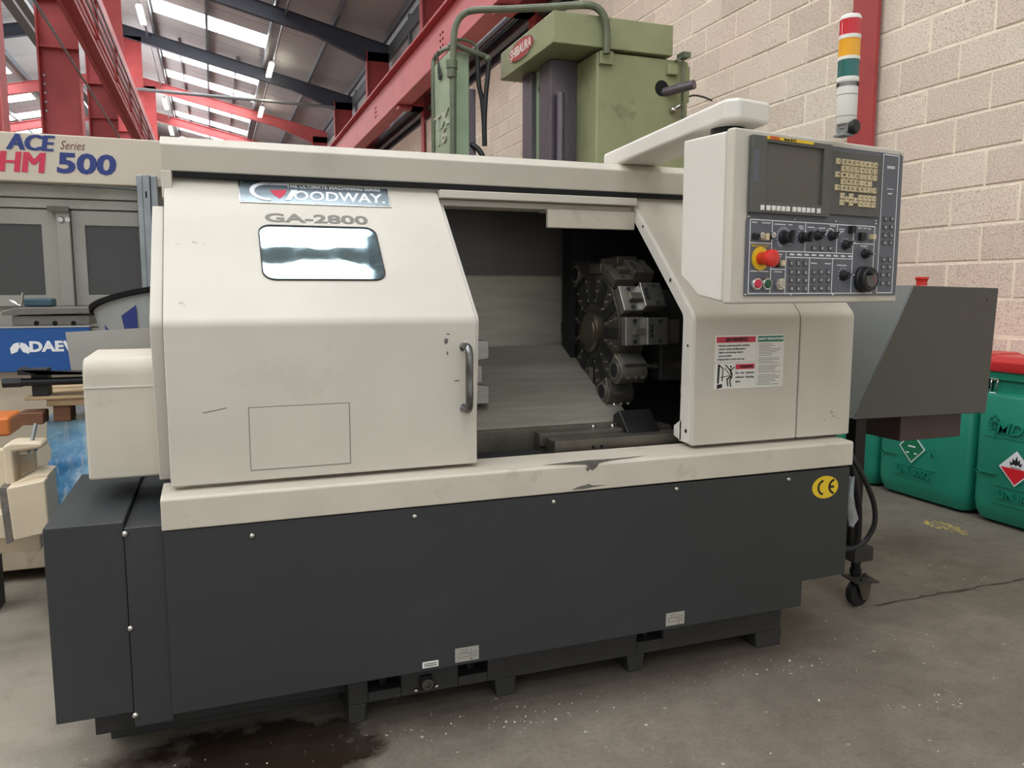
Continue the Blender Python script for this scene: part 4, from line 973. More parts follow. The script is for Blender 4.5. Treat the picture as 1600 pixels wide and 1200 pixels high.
q = MB()
for x,y in ((115,105),(520,130),(895,150),(1250,145),(1250,172),(85,802),(490,803),(865,803),(1217,803)): c = hx(x,y); q.turn([(.003,0),(.002,.0015)],(c[0],-.005,c[1]),(0,-1,0),8)
for u,v in ((1373,237),(1378,238)): c = K(u,v); q.turn([(.003,0),(.002,.0015)],(c[0],-.003,c[1]),(0,-1,0),8)
for u,v in ((1368,460),(1394,460),(1406,241)): c = K(u,v); q.turn([(.003,0),(.002,.0015)],(c[0],-.003,c[1]),(0,-1,0),8)
part(CO,'panel_screw',q,M_bolt,stuff=True)
# swing arm over the console
AZ0 = 1.6235
p1, p2, p3, p4 = A(975,256,z=AZ0), A(1033,258,z=AZ0), A(1130,190,z=AZ0), A(1152,189,z=AZ0)
p5 = A(1202,196,z=AZ0); AZ1 = A(1130,153,y=p3.y).z
pts = [(p3.x,p3.y),(p4.x,p4.y-.01),(p5.x,p5.y-.005),(p5.x+.02,p5.y+.16),(p2.x+.02,2.62),(p1.x,2.62)]
b = MB(); b.prism(pts,'z',AZ0,AZ1); part(LA,'swing_arm',b,M_lightcream,b=.012)
b = MB(); jc = (p3+p5)/2; b.cyl((jc.x,jc.y+.08,KZ1-.001),(jc.x,jc.y+.08,AZ0+.004),.045,n=24); part(LA,'arm_pivot',b,M_blackmetal)
# ------------------------------------------------------------ signal tower on the console
sb = A(1322,211,z=KZ1); SY = sb.y+.02; sxp = A(1321,205,y=SY).x
def sz(v): return A(1324,v,y=SY).z
SG_ = thing('signal_tower', 'stacked red, amber and green signal lamp standing on the control cabinet', 'signal light', (sxp,SY,KZ1))
R0 = .0262
b = MB(); b.box(sxp-.022,sxp+.012,SY-.02,SY+.02,KZ1,KZ1+.006).cyl((sxp-.012,SY,KZ1+.022),(sxp+.012,SY,KZ1+.022),.022,n=20).cyl((sxp,SY,KZ1+.02),(sxp,SY,sz(192)),.016,n=16); part(SG_,'bracket',b,M_galv,b=.001)
b = MB(); b.turn([(.019,0),(.019,.012),(.015,.016)],(sxp+.005,SY-.016,KZ1+.022),(.35,-1,0),18); BK = part(SG_,'clamp_knob',b,M_black)
b = MB(); b.turn([(R0*.9,0),(R0,.004),(R0,sz(128)-sz(195))],(sxp,SY,sz(195)),(0,0,1),32); BD = part(SG_,'body',b,M_white)
b = MB()
for k in range(40):
    a = 2*PI*k/40; Mx = Matrix.Translation((sxp,SY,0)) @ Matrix.Rotation(a,4,'Z'); b.box(R0-.001,R0+.0008,-.001,.001,sz(137),sz(130),Mx)
part(BD,'buzzer_slot',b,M_gap,stuff=True)
for v in (150,184):
    b = MB(); b.turn([(R0+.0006,0),(R0+.0006,.0015)],(sxp,SY,sz(v)),(0,0,1),32); part(BD,'joint',b,M_greyink)
for va,vb,m,nm in ((122,95,M_lensgrn,'green lens'),(90,62,M_lensamb,'amber lens'),(56,31,M_lensred,'red lens')):
    n = 64; rings = []
    for z in (sz(va),sz(vb)): rings.append([(sxp+(R0*(.97 if i%2 else 1.0))*math.cos(2*PI*i/n), SY+(R0*(.97 if i%2 else 1.0))*math.sin(2*PI*i/n), z) for i in range(n)])
    b = MB(); b.loft(rings); part(SG_,'lens',b,m,nm,smooth=0)
for va,vb in ((128,122),(95,90),(62,56)):
    b = MB(); b.turn([(R0+.001,0),(R0+.001,sz(vb)-sz(va))],(sxp,SY,sz(va)),(0,0,1),32); part(SG_,'collar',b,M_white)
b = MB(); b.turn([(R0,0),(R0,.006),(R0*.9,.011),(.0001,.012)],(sxp,SY,sz(31)),(0,0,1),32); part(SG_,'cap',b,M_white)
# ------------------------------------------------------------ chip conveyor at the right end
VY = 2.25
a,b_,c,d = A(1428,446,y=VY),A(1561,450,y=VY),A(1541,645,y=VY),A(1334,656,y=VY)
CV_ = thing('chip_conveyor', 'charcoal angular conveyor housing on a castered leg, right of the lathe', 'conveyor', (2.3,2.5,0))
q = MB(); q.prism([(a.x,a.z),(b_.x,b_.z),(c.x,c.z),(d.x,d.z)],'y',VY,2.95); part(CV_,'housing',q,M_hood,b=.004)
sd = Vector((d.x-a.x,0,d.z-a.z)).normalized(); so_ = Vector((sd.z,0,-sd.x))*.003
q = MB(); pp = [a+sd*.004, d-sd*.004]; q.add([(p.x+k*so_.x,yy,p.z+k*so_.z) for k in (0,1) for p in pp for yy in (VY+.004,2.945)],[(0,1,3,2),(4,6,7,5),(0,4,5,1),(2,3,7,6),(0,2,6,4),(1,5,7,3)]); part(CV_,'lit_slope_skin',q,M_hoodlit,'sloping housing face, sheen painted in lighter grey')  # thin skin on the housing slope; its lighter tone is painted-in light
q = MB(); q.text('2',tuple(A(1542,468,y=VY)+Vector((0,-.0005,0))),(1,0,0),(0,0,1),.018); part(CV_,'lettering',q,M_ink)
e = A(1408,650,y=VY+.06); g_ = A(1500,683,y=VY+.06)
q = MB(); q.box(e.x,g_.x,VY+.06,2.9,A(1450,686,y=VY+.06).z,d.z-.002); part(CV_,'chute',q,mat('maroon_tinted_steel',(70,52,50),.5,var=.1),b=.003)
rc = A(1440,446,y=VY+.06)
q = MB(); q.turn([(.020,0),(.018,.012),(.021,.022),(.024,.024),(.024,.032),(.0001,.033)],(rc.x,VY+.06,a.z),(0,0,1),24); part(CV_,'filler_cap',q,M_redplastic,'red filler cap')
lx = A(1345,700,y=2.31).x
q = MB(); q.box(lx-.028,lx+.022,2.31,2.36,.205,d.z); LG = part(CV_,'leg',q,M_blackmetal,b=.002)
q = MB(); q.box(lx-.04,lx+.05,2.27,2.37,.175,.23); part(LG,'clamp_block',q,M_darkbase,b=.003)
q = MB(); q.turn([(.018,0),(.018,.01),(.022,.012),(.022,.03),(.018,.032),(.018,.055),(.021,.057),(.021,.08)],(lx+.005,2.31,.108),(0,0,1),18); part(LG,'jack_screw',q,M_blackmetal)
cw = A(1350,931,y=2.27)
q = MB(); q.prism([(lx-.05,2.25),(lx+.04,2.225),(lx+.055,2.31),(lx-.035,2.34)],'z',.104,.110); CA = part(CV_,'caster',q,M_darkbase,'rusty castor plate')
q = MB(); q.turn([(.03,0),(.050,.003),(.052,.008),(.052,.026),(.050,.031),(.03,.034)],(lx-.002,2.305,.052),(.1,-1,0),30); part(CA,'wheel',q,M_black)
q = MB(); q.turn([(.016,0),(.016,.003)],(lx+.004,2.268,.052),(.1,-1,0),16)
q.prism([(-.045,.105),(.03,.105),(.018,.03),(-.012,.03)],'x',.0,.004,Matrix.Translation((lx+.010,2.262,0)) @ Matrix.Rotation(-1.47,4,'Z')); part(CA,'fork',q,M_steeldark)
for dx_,dy_ in ((.035,.02),(-.015,-.02)):
    q = MB(); q.turn([(.011,0),(.011,.004),(.008,.004),(.008,.011),(.0001,.012)],(lx+dx_,2.27+dy_,.110),(0,0,1),6); part(CA,'bolt',q,M_darkbase)
hp = [A(1326,703,y=2.22),A(1338,725,y=2.2),A(1355,758,y=2.19),A(1366,790,y=2.19),A(1366,820,y=2.19),A(1352,845,y=2.2),A(1336,856,y=2.2),A(1318,859,y=2.22),A(1300,859,y=2.26)]
q = MB(); q.tube(smooth_path(hp,5),.0095,10); top('hose','black rubber hose looping beside the conveyor leg','hose',q,M_black)
q = MB(); q.tube(smooth_path([A(1327,715,y=2.27),A(1336,750,y=2.26),A(1342,800,y=2.26),A(1340,850,y=2.27)],5),.012,10); part(LG,'cable',q,M_black)
q = MB(); r = random.Random(2); rings = []
c0 = [A(1331,745,y=2.2),A(1328,775,y=2.2),A(1330,795,y=2.2),A(1334,812,y=2.2),A(1330,822,y=2.2)]
for i, p in enumerate(c0): rings.append([p+Vector((( .008,.013,.017,.02,.006)[i]*math.cos(t*PI/5)*r.uniform(.7,1.2),.012*math.sin(t*PI/5),r.uniform(-.004,.004))) for t in range(10)])
q.loft(rings); part(LG,'plastic_wrap',q,M_clear,'crumpled clear plastic wrap')
# ------------------------------------------------------------ green battery bins along the wall
BX = 3.70
def emb(mb, u, v, txt, size, sx=1.0, dx=.004, dz=0):
    p = A(u,v,x=BX); mb.text(txt,(BX-.001,p.y,p.z+dz),(0,-1,0),(0,0,1),size,sx=sx,bold=.0006,ext=.009)
def rr2(x0,x1,y0,y1,r,z): return [(x,y,z) for x,y in rrect(x0,x1,y0,y1,r,4)]
for i,(ya,yb,lab) in enumerate(((3.675,4.12,'green lidded plastic bin farthest back, mostly hidden behind conveyor leg'),(3.035,3.655,'green plastic bin with green diamond plate under the conveyor'),(2.395,3.015,'green plastic bin with red and white flame diamond at right edge'))):
    BN = thing('waste_bin', lab, 'bin', (3.92,(ya+yb)/2,0), group='green bins along the wall')
    q = MB(); x0,x1 = BX, 4.13
    q.loft([rr2(x0+.06,x1-.06,ya+.06,yb-.06,.04,.004),rr2(x0+.025,x1-.025,ya+.025,yb-.025,.05,.02),rr2(x0+.006,x1-.006,ya+.006,yb-.006,.06,.06),rr2(x0,x1,ya,yb,.06,.11),rr2(x0,x1,ya,yb,.06,.655),rr2(x0+.008,x1-.008,ya+.008,yb-.008,.055,.672),rr2(x0+.05,x1-.03,ya+.03,yb-.03,.05,.678),rr2(x0+.05,x1-.03,ya+.03,yb-.03,.05,.76)])
    part(BN,'body',q,M_bin)
    q = MB(); q.loft([rr2(x0+.03,x1-.02,ya+.01,yb-.01,.05,.745),rr2(x0+.025,x1-.02,ya+.008,yb-.008,.05,.785)]); part(BN,'rim',q,M_bin)
    q = MB(); q.loft([rr2(x0+.015,x1-.01,ya,yb,.05,.787),rr2(x0+.01,x1-.005,ya-.003,yb+.003,.05,.80),rr2(x0+.012,x1-.005,ya,yb,.05,.835),rr2(x0+.05,x1-.04,ya+.03,yb-.03,.05,.862)]); part(BN,'lid',q,M_lid,'red lid')
    for yl in ((ya+.06,yb-.075) if i else (yb-.075,)):
        q = MB(); q.tube([(x0+.035,yl-.018,.74),(x0+.03,yl-.018,.73),(x0+.026,yl-.014,.70),(x0+.024,yl-.02,.675),(x0+.024,yl+.02,.675),(x0+.026,yl+.014,.70),(x0+.03,yl+.018,.73),(x0+.035,yl+.018,.74)],.004,8).cyl((x0+.035,yl-.022,.745),(x0+.035,yl+.022,.745),.008,n=10); part(BN,'latch',q,M_chrome)
    if i == 0: continue
    dc = A(1426,699,x=BX) if i == 1 else A(1588,733,x=BX); s = .102
    q = MB(); q.prism([(dc.y,dc.z-s),(dc.y-s,dc.z),(dc.y,dc.z+s),(dc.y+s,dc.z)],'x',BX-.004,BX); q_ = part(BN,'diamond_frame',q,M_bin,b=.002)
    s1_ = s*.88; q = MB(); q.prism([(dc.y,dc.z-s1_),(dc.y-s1_,dc.z),(dc.y,dc.z+s1_),(dc.y+s1_,dc.z)],'x',BX-.006,BX-.004); PLT = part(BN,'hazard_plate',q,M_whitepaint)
    s2 = s*.80
    if i == 1:
        q = MB(); q.prism([(dc.y,dc.z-s2),(dc.y-s2,dc.z),(dc.y,dc.z+s2),(dc.y+s2,dc.z)],'x',BX-.0066,BX-.006); part(PLT,'green_field',q,mat('label_green',(16,112,76),.4,var=0))
        q = MB()
        for yy,zz,w,rot in ((0,.006,.05,0),(.028,-.032,.02,0),(-.028,-.032,.02,0)): q.box(BX-.0072,BX-.0066,dc.y+yy-w/2,dc.y+yy+w/2,dc.z+zz-.004,dc.z+zz+.004)
        part(PLT,'lettering',q,M_whitepaint)
    else:
        q = MB(); q.prism([(dc.y,dc.z-s2),(dc.y-s2,dc.z),(dc.y+s2,dc.z)],'x',BX-.0066,BX-.006); part(PLT,'red_field',q,mat('label_red',(216,28,44),.4,var=0))
        q = MB(); fl = [(-.028,.012),(-.034,.034),(-.02,.028),(-.018,.052),(-.006,.040),(.004,.066),(.010,.038),(.020,.050),(.022,.028),(.034,.032),(.028,.012),(.012,.022),(0,.016),(-.012,.022)]
        q.prism([(dc.y-y,dc.z+z) for y,z in fl],'x',BX-.0068,BX-.006); q.box(BX-.0068,BX-.006,dc.y-.03,dc.y+.03,dc.z+.003,dc.z+.006); part(PLT,'flame_symbol',q,M_ink)
    q = MB(); 
    if i == 1:
        emb(q,1427,738,'UN 3083',.058,1.1)
        for v in (729,747): p = A(1427,v,x=BX); q.box(BX-.004,BX,p.y-.15,p.y+.15,p.z-.003,p.z+.003)
        emb(q,1390,706,'O———',.03); emb(q,1458,710,'A',.04)
    else:
        p = A(1556,767,x=BX); yc = p.y-.13; zc = p.z-.012
        q.text('UN 3083',(BX-.001,yc,zc),(0,-1,0),(0,0,1),.058,sx=1.1,bold=.0006,ext=.009)
        for dz in (.045,-.045): q.box(BX-.004,BX,yc-.15,yc+.15,zc+dz-.003,zc+dz+.003)
        p = A(1572,668,x=BX); q.text('MD',(BX-.001,p.y-.02,p.z-.008),(0,-1,0),(0,0,1),.085,sx=1.1,shear=.25,bold=.0006,ext=.009)
        emb(q,1541,737,'O———',.03)
        p = A(1556,682,x=BX); q.box(BX-.003,BX,p.y-.22,p.y+.06,p.z-.003,p.z+.003)
        t = A(1555,664,x=BX)                                    # moulded tree emblem
        for cy,cz,rx_,rz_ in ((0,.028,.016,.022),(-.02,.014,.014,.02),(.02,.014,.014,.02),(-.022,-.008,.014,.018),(.022,-.008,.014,.018),(0,-.004,.012,.02)):
            q.ring([(t.y+cy+rx_*1.2*math.cos(k*PI/6),t.z+cz+rz_*1.2*math.sin(k*PI/6)) for k in range(12)],[(t.y+cy+rx_*.85*math.cos(k*PI/6),t.z+cz+rz_*.85*math.sin(k*PI/6)) for k in range(12)],'x',BX-.004,BX)
        q.box(BX-.004,BX,t.y-.006,t.y+.006,t.z-.075,t.z-.02)
    part(BN,'moulded_lettering',q,M_bin,stuff=True)
# ------------------------------------------------------------ green press behind the lathe
GY = 4.16
SH = thing('drilling_machine', 'tall olive green machine with oval badge, behind the lathe', 'machine', (2.3,4.5,0))
hx0 = A(865,40,y=GY).x; hx1 = A(1052,60,y=GY).x; hz1 = A(865,15,y=GY).z; hz0 = A(865,66,y=GY).z
q = MB(); q.box(hx0,hx1,GY,5.02,hz0,hz1); HD = part(SH,'head_box',q,M_green,b=.006)
# oval badge on the side of the head
ba_ = A(815,77,x=hx0); bw, bh = .20, .058
Y1, Y0 = A(836,60,x=hx0).y, A(798,92,x=hx0).y; bw = abs(Y0-Y1)/2*1.02
def oval(k): return [(ba_.y+bw*k*math.cos(t*PI/20), ba_.z+bh*k*math.sin(t*PI/20)) for t in range(40)]
q = MB(); q.prism(oval(1),'x',hx0-.006,hx0); BG = part(HD,'oval_badge',q,M_chrome,'silver rimmed red oval badge')
q = MB(); q.prism(oval(.92),'x',hx0-.008,hx0-.006); part(BG,'red_field',q,mat('badge_red',(168,52,48),.35,var=.05))
q = MB(); q.text('SHIBAURA',(hx0-.0085,ba_.y,ba_.z),(0,-1,0),(0,0,1),.078,bold=.0008)
ys = [p[1] for p in q.v]; k = bw*1.66/(max(ys)-min(ys)); q.v = [(x,ba_.y+(y-ba_.y)*k,z) for x,y,z in q.v]; part(BG,'lettering',q,M_white,'pale lettering')
bx0 = A(932,150,y=GY+.02).x; bx1 = A(1075,150,y=GY+.02).x; bz1 = hz0-.012
q = MB(); q.box(bx0,bx1,GY+.02,5.0,0,bz1); BO = part(SH,'column_body',q,M_green,b=.012)
wx = A(842,200,y=4.62).x
for ya,yb,m,nm in ((4.74,4.90,M_way,'slideway'),(4.62,4.74,M_greenblue,'column_web'),(4.44,4.62,M_way,'slideway')):
    q = MB(); q.box(wx,bx0,ya,yb,0,hz0-.005) if nm == 'slideway' else q.box(wx+.03,bx0,ya,yb,0,hz0-.005); part(SH,nm,q,m,b=.003)
q = MB(); p = A(845,138,x=wx+.03); q.turn([(.035,0),(.035,.002)],(wx+.03,p.y,p.z),(-1,0,0),18); part(SH,'hole',q,M_gap)
q = MB(); p = A(876,145,y=4.40); q.cyl((p.x,4.40,0),(p.x,4.40,p.z),.022,n=12); part(SH,'guide_rod',q,M_way)
q = MB(); p = A(1034,138,y=GY+.02); q.turn([(.045,0),(.045,.002)],(p.x,GY+.02,p.z),(0,-1,0),24); part(SH,'hole',q,M_gap)
q = MB(); e = A(1067,130,y=GY-.02); q.cyl((p.x+.01,GY+.05,p.z-.02),(e.x+.0,GY-.14,A(1067,130,y=GY-.14).z),.026,n=20); part(SH,'lifting_pin',q,M_way)
q = MB(); p = A(945,92,y=GY+.02); q.box(p.x-.04,p.x+.04,GY-.01,GY+.02,p.z-.035,p.z+.035); part(SH,'pipe_clamp',q,M_green,b=.003)
rp = A(1069,100,y=GY); q = MB(); q.box(rp.x+.01,rp.x+.06,GY+.03,GY+.1,A(1069,158,y=GY).z,A(1069,100,y=GY).z); part(SH,'junction_box',q,M_green,b=.004)
q = MB(); a1 = A(1055,96,y=GY-.02); a2 = A(1068,88,y=GY-.02); q.tube([a1,a2,A(1067,110,y=GY-.02),A(1066,185,y=GY-.02)],.009,8).ball(a2,.022).box(a2.x-.02,a2.x+.03,GY-.05,GY+.02,a2.z-.012,a2.z+.018); part(SH,'oil_pipe',q,M_pipe)
q = MB(); q.tube(smooth_path([A(1074,152,y=GY+.06),A(1085,149,y=GY+.1),A(1100,152,y=GY+.25),A(1112,157,y=GY+.4)],4),.006,6); part(SH,'cable',q,M_black)
p = A(1055,115,y=GY); q = MB(); q.box(p.x-.05,p.x+.02,GY-.01,GY+.03,A(1055,118,y=GY).z,A(1055,100,y=GY).z); part(SH,'cover_pad',q,M_green,b=.008)
q = MB(); a1 = A(1052,172,y=GY-.0); q.ball(a1,.02).cyl(a1,a1+Vector((.03,-.03,.02)),.01,n=8); part(SH,'drain_cock',q,M_bolt)
q = MB(); pts = [A(708,262,y=4.95),A(708,120,y=4.95),A(709,62,y=4.95),A(712,40,y=4.95),A(722,24,y=4.94),A(742,16,y=4.92),A(800,14,y=4.68),A(860,11,y=4.42),A(912,8,y=4.17),A(932,12,y=4.14),A(944,26,y=4.13),A(948,48,y=4.13),A(948,84,y=4.13)]
q.tube(smooth_path(pts,4),.021,10); part(SH,'conduit_pipe',q,M_pipe)
q = MB(); p = A(706,108,y=4.95); q.turn([(.031,0),(.031,.05),(.036,.052),(.036,.1),(.027,.102)],(p.x,4.95,p.z-.05),(0,0,1),14); part(SH,'pipe_union',q,M_pipe)
# slim column with raised figures, left of the green press
TXY = 5.02
cx0 = A(703,150,y=TXY).x; cx1 = A(734,150,y=TXY).x; cz = A(703,78,y=TXY).z
TC = thing('machine_column', 'slim faded green machine column with raised figures and black hoses', 'machine', (cx0+.08,5.2,0))
q = MB(); q.box(cx0,cx1,TXY,5.40,0,cz); CB_ = part(TC,'column',q,M_greenblue,b=.012)
q = MB(); q.box(cx1,cx1+.045,TXY+.02,5.36,0,A(738,138,y=TXY).z); part(TC,'slideway',q,M_way)
q = MB()
for v, t in ((190,'TX'),(215,'16')):
    p = A(691,v,x=cx0); q.text(t,(cx0-.004,p.y,p.z),(0,-1,0),(0,0,1),.13,sx=1.9,bold=.004,ext=.006)
part(CB_,'raised_figures',q,mat('raised_grey_figures',(176,182,166),.4,.2,var=.05))
q = MB(); q.tube(smooth_path([A(678,250,y=5.42),A(677,120,y=5.42),A(679,92,y=5.42),A(690,80,y=5.3),A(703,74,y=5.05)],4),.016,8); part(TC,'oil_pipe',q,M_pipe)
q = MB(); q.tube([A(700,72,y=5.0),A(712,70,y=4.99),A(735,80,y=4.98),A(758,88,y=4.97),A(764,94,y=4.97)],.018,8).ball(A(762,92,y=4.97),.026,10,6); part(TC,'oil_pipe',q,M_pipe)
q = MB(); q.tube(smooth_path([A(712,62,y=5.0),A(728,63,y=5.0),A(742,70,y=5.0),A(747,84,y=5.0)],4),.010,8); part(TC,'oil_pipe',q,M_pipe)
for k, pp in enumerate(([(746,88),(748,130),(753,155),(756,190),(757,228)],[(764,96),(762,120),(759,150),(757,190),(757.5,228)])):
    q = MB(); q.tube(smooth_path([A(u,v,y=4.985-.03*k) for u,v in pp],4),.016,8); part(TC,'hose',q,M_black)
q = MB(); q.tube(smooth_path([A(736,226,y=5.05),A(746,232,y=5.02),A(754,244,y=5.0),A(758,262,y=5.0)],4),.018,8); part(TC,'hose',q,M_black)
q = MB(); p = A(690,90,x=cx0); q.tube(smooth_path([(cx0-.012,p.y+.05,p.z+.05),(cx0-.02,p.y+.02,p.z-.02),(cx0-.012,p.y-.03,p.z-.12),(cx0-.012,p.y+.02,p.z-.13),(cx0-.012,p.y+.04,p.z-.04)],4),.007,6); part(TC,'cable',q,M_black)
# ------------------------------------------------------------ machining centre at the left
HY = 4.0
HM = thing('machining_center', 'large cream and grey enclosed machine with blue and red lettering, left background', 'machine', (-.9,4.6,0))
def H(u, v, y=HY): return A(u,v,y=y)
ht0, ht1 = (H(0,202).z+H(250,222).z)/2, 0; hb_ = (H(0,281).z+H(218,292).z)/2
q = MB(); q.box(-2.0,-.19,HY,5.4,hb_,ht0); HE = part(HM,'header',q,M_hmcream,b=.006)
X_, Z_ = (1,0,0), (0,0,1)
def fit(mb, x0, x1):
    xs = [p[0] for p in mb.v]; k = (x1-x0)/(max(xs)-min(xs)); m0 = min(xs); mb.v = [(x0+(p[0]-m0)*k,p[1],p[2]) for p in mb.v]; return mb
q = MB(); p = H(48,224)
for k_ in range(5): q.text('ACE',(p.x-.006+.003*k_,HY-.0006-.0005*k_,p.z),X_,Z_,.092,shear=.18,sx=1.25,bold=.001,ext=.0001)
fit(q,H(8,222).x,H(87,222).x); part(HE,'lettering',q,M_blueink,'navy lettering')
q = MB(); p = H(113,228); q.text('Series',(p.x,HY-.0008,p.z),X_,Z_,.052,shear=.4,bold=-.0004); fit(q,H(94,230).x,H(133,230).x); part(HE,'lettering',q,M_brownink,'thin maroon script lettering')
q = MB(); p = H(35,255)
for k_ in range(5): q.text('HM',(p.x-.006+.003*k_,HY-.0006-.0005*k_,p.z),X_,Z_,.124,shear=.15,ext=.0001)
fit(q,H(-3,255).x,H(73,255).x); part(HE,'lettering',q,M_redink,'crimson lettering')
q = MB(); p = H(135,258); q.text('500',(p.x,HY-.0008,p.z),X_,Z_,.116,shear=.08,bold=.0045); fit(q,H(88,258).x,H(182,258).x); part(HE,'lettering',q,M_blueink,'navy numerals')
DYY = HY+.07
q = MB(); q.box(-2.0,-.19,DYY+.02,5.3,.06,hb_); part(HM,'enclosure',q,M_hmgrey)
z_a, z_b, z_c, z_d = H(100,312,DYY).z, H(100,328,DYY).z, H(100,478,DYY).z, H(100,292,DYY).z
q = MB(); q.box(-2.0,H(218,300,DYY).x,DYY-.02,DYY+.02,z_a+.004,z_d+.06); part(HM,'door_track',q,M_hmgrey,b=.004)
q = MB(); q.box(-2.0,H(218,300,DYY).x,DYY-.012,DYY+.02,z_b+.004,z_a); part(HM,'door_track',q,M_hmgrey,b=.003)
q = MB(); q.cyl((-2.0,DYY-.02,z_d+.03),(H(85,290,DYY).x,DYY-.02,z_d+.015),.012,n=8).cyl((H(105,290,DYY).x,DYY-.02,z_d+.015),(-.3,DYY-.02,z_d+.005),.012,n=8); part(HM,'guide_rail',q,M_galv)
xm0, xm1 = H(93,400,DYY).x, H(114,400,DYY).x
for x0_,x1_,u0,u1,side in ((-2.0,xm0-.002,-140,70,'left'),(xm1+.002,H(222,400,DYY).x,136,229,'right')):
    wx0_,wx1_ = (-1.75,H(68,400,DYY).x) if side == 'left' else (H(136,400,DYY).x,H(226,400,DYY).x)
    wz1 = H(100,352,DYY).z; wz0 = H(100,461,DYY).z
    if side == 'right': x1_ = wx1_+.05
    q = MB(); q.ring([(x0_,z_c),(x1_,z_c),(x1_,z_b),(x0_,z_b)],[(wx0_,wz0),(wx1_,wz0),(wx1_,wz1),(wx0_,wz1)],'y',DYY-.004,DYY+.03); DR_ = part(HM,'door',q,M_hmgrey,b=.004)
    q = MB(); q.box(wx0_,wx1_,DYY+.006,DYY+.012,wz0,wz1); part(DR_,'window',q,M_smoke,'smoked door window')
q = MB(); q.box(xm0,xm1,DYY-.03,DYY+.02,z_c,z_b); CPst = part(HM,'centre_post',q,M_hmgrey,b=.004)
q = MB(); q.box(xm0-.03,xm1+.0,DYY-.045,DYY-.02,z_b-.012,z_b+.012).cyl((xm0+.022,DYY-.032,z_b-.045),(xm0+.022,DYY-.03,z_b-.045),.015,n=10); part(CPst,'latch',q,M_steeldark)
q = MB()
for dx_ in (.018,.045): q.turn([(.011,0),(.011,.003)],(xm0+dx_,DYY-.03,z_b-.045),(0,-1,0),10)
part(CPst,'bolt',q,M_bolt,stuff=True)
pa, pb = H(218,370,HY-.02).x, H(246,370,HY-.02).x
q = MB(); q.box(pa,pa+.025,HY-.03,HY+.05,H(230,470,HY).z,H(230,275,HY).z).box(pa+.025,pa+.055,HY-.05,HY+.05,H(230,470,HY).z,H(230,275,HY).z).box(pa+.055,pb+.01,HY-.025,HY+.05,H(230,470,HY).z,H(230,275,HY).z); part(HM,'corner_post',q,M_galv,b=.004)
q = MB(); s_ = H(230,306,HY); q.box(pa+.035,pa+.042,HY-.052,HY-.05,s_.z-.014,s_.z+.014); part(HM,'slot',q,M_gap)
# the blue pallet-changer guard and table in front of it
BYY = 3.62
bl0, bl1, bz_1, bz_0 = -1.7, A(142,545,y=BYY).x, A(60,512,y=BYY).z, A(30,581,y=BYY).z
q = MB(); q.box(bl0,bl1,BYY,BYY+.05,bz_0,bz_1); BL = part(HM,'blue_guard',q,M_blue,'blue guard panel',b=.003)
q = MB(); q.box(bl0,bl1,BYY-.002,BYY+.05,bz_1,bz_1+.006); part(BL,'edge_trim',q,M_bolt)
q = MB(); p = A(76,542,y=BYY); q.text('DAEWOO',(p.x,BYY-.0008,p.z),X_,Z_,.056,bold=.0025); fit(q,A(46,542,y=BYY).x,A(46,542,y=BYY).x+.29)
for du,rot in ((24,.55),(38,-.55)):
    p = A(du,543,y=BYY); Mx = Matrix.Translation((p.x,BYY,p.z)) @ Matrix.Rotation(rot,4,'Y')
    q.prism([(.0,-.030),(.014,-.012),(.012,.01),(0,.024),(-.012,.01),(-.014,-.012)],'y',-.0015,-.0005,Mx)
part(BL,'lettering',q,M_whitepaint,'white lettering and leaf emblem')
q = MB(); q.box(bl0,bl1+.3,BYY+.06,DYY,.05,bz_0+.05); part(HM,'pallet_base',q,M_offwhite,b=.008)
q = MB(); q.box(bl0,bl1+.3,BYY+.05,DYY,bz_0+.05,bz_1-.01); part(HM,'pallet_base',q,M_hmgrey)
t0_, t1_ = A(20,490,y=BYY+.1), A(142,508,y=BYY+.1)
q = MB(); q.box(t0_.x,t1_.x,BYY+.08,BYY+.30,t1_.z+.002,A(60,493,y=BYY+.1).z); CL_ = part(HM,'clamp_plate',q,M_cyl,b=.003)
q = MB()
for u in (57,86,115): p = A(u,505,y=BYY+.08); q.turn([(.010,0),(.007,.001)],(p.x,BYY+.08,p.z),(0,-1,0),10)
part(CL_,'hole',q,M_gap,stuff=True)
q = MB(); q.prism([(t0_.x-.03,A(20,492,y=BYY+.1).z),(t0_.x+.08,A(20,492,y=BYY+.1).z),(t1_.x+.02,A(60,490,y=BYY+.1).z),(t1_.x+.02,A(60,480,y=BYY+.1).z),(t0_.x+.02,A(60,480,y=BYY+.1).z),(t0_.x-.03,A(20,486,y=BYY+.1).z)],'y',BYY+.06,BYY+.34); part(HM,'pallet_table',q,M_cyl,b=.004)
p = A(62,472,y=BYY+.25); pz = A(60,480,y=BYY+.1).z
q = MB(); q.box(A(38,472,y=BYY+.2).x,A(84,472,y=BYY+.2).x,BYY+.18,BYY+.27,pz+.001,A(60,466,y=BYY+.2).z); top('parts_box','small dark teal block lying on the grey pallet table','block',q,mat('teal_enamel',(52,78,90),.4,var=.15),b=.008)
q = MB(); p = A(30,474,y=BYY+.14)
q.tube([(p.x-.03,BYY+.12,pz+.035),(p.x,BYY+.12,pz+.008),(p.x+.012,BYY+.12,pz+.008),(p.x+.02,BYY+.12,pz+.06)],.006,8); top('steel_clip','bent bright steel clip beside the dark teal block','clip',q,M_chrome)
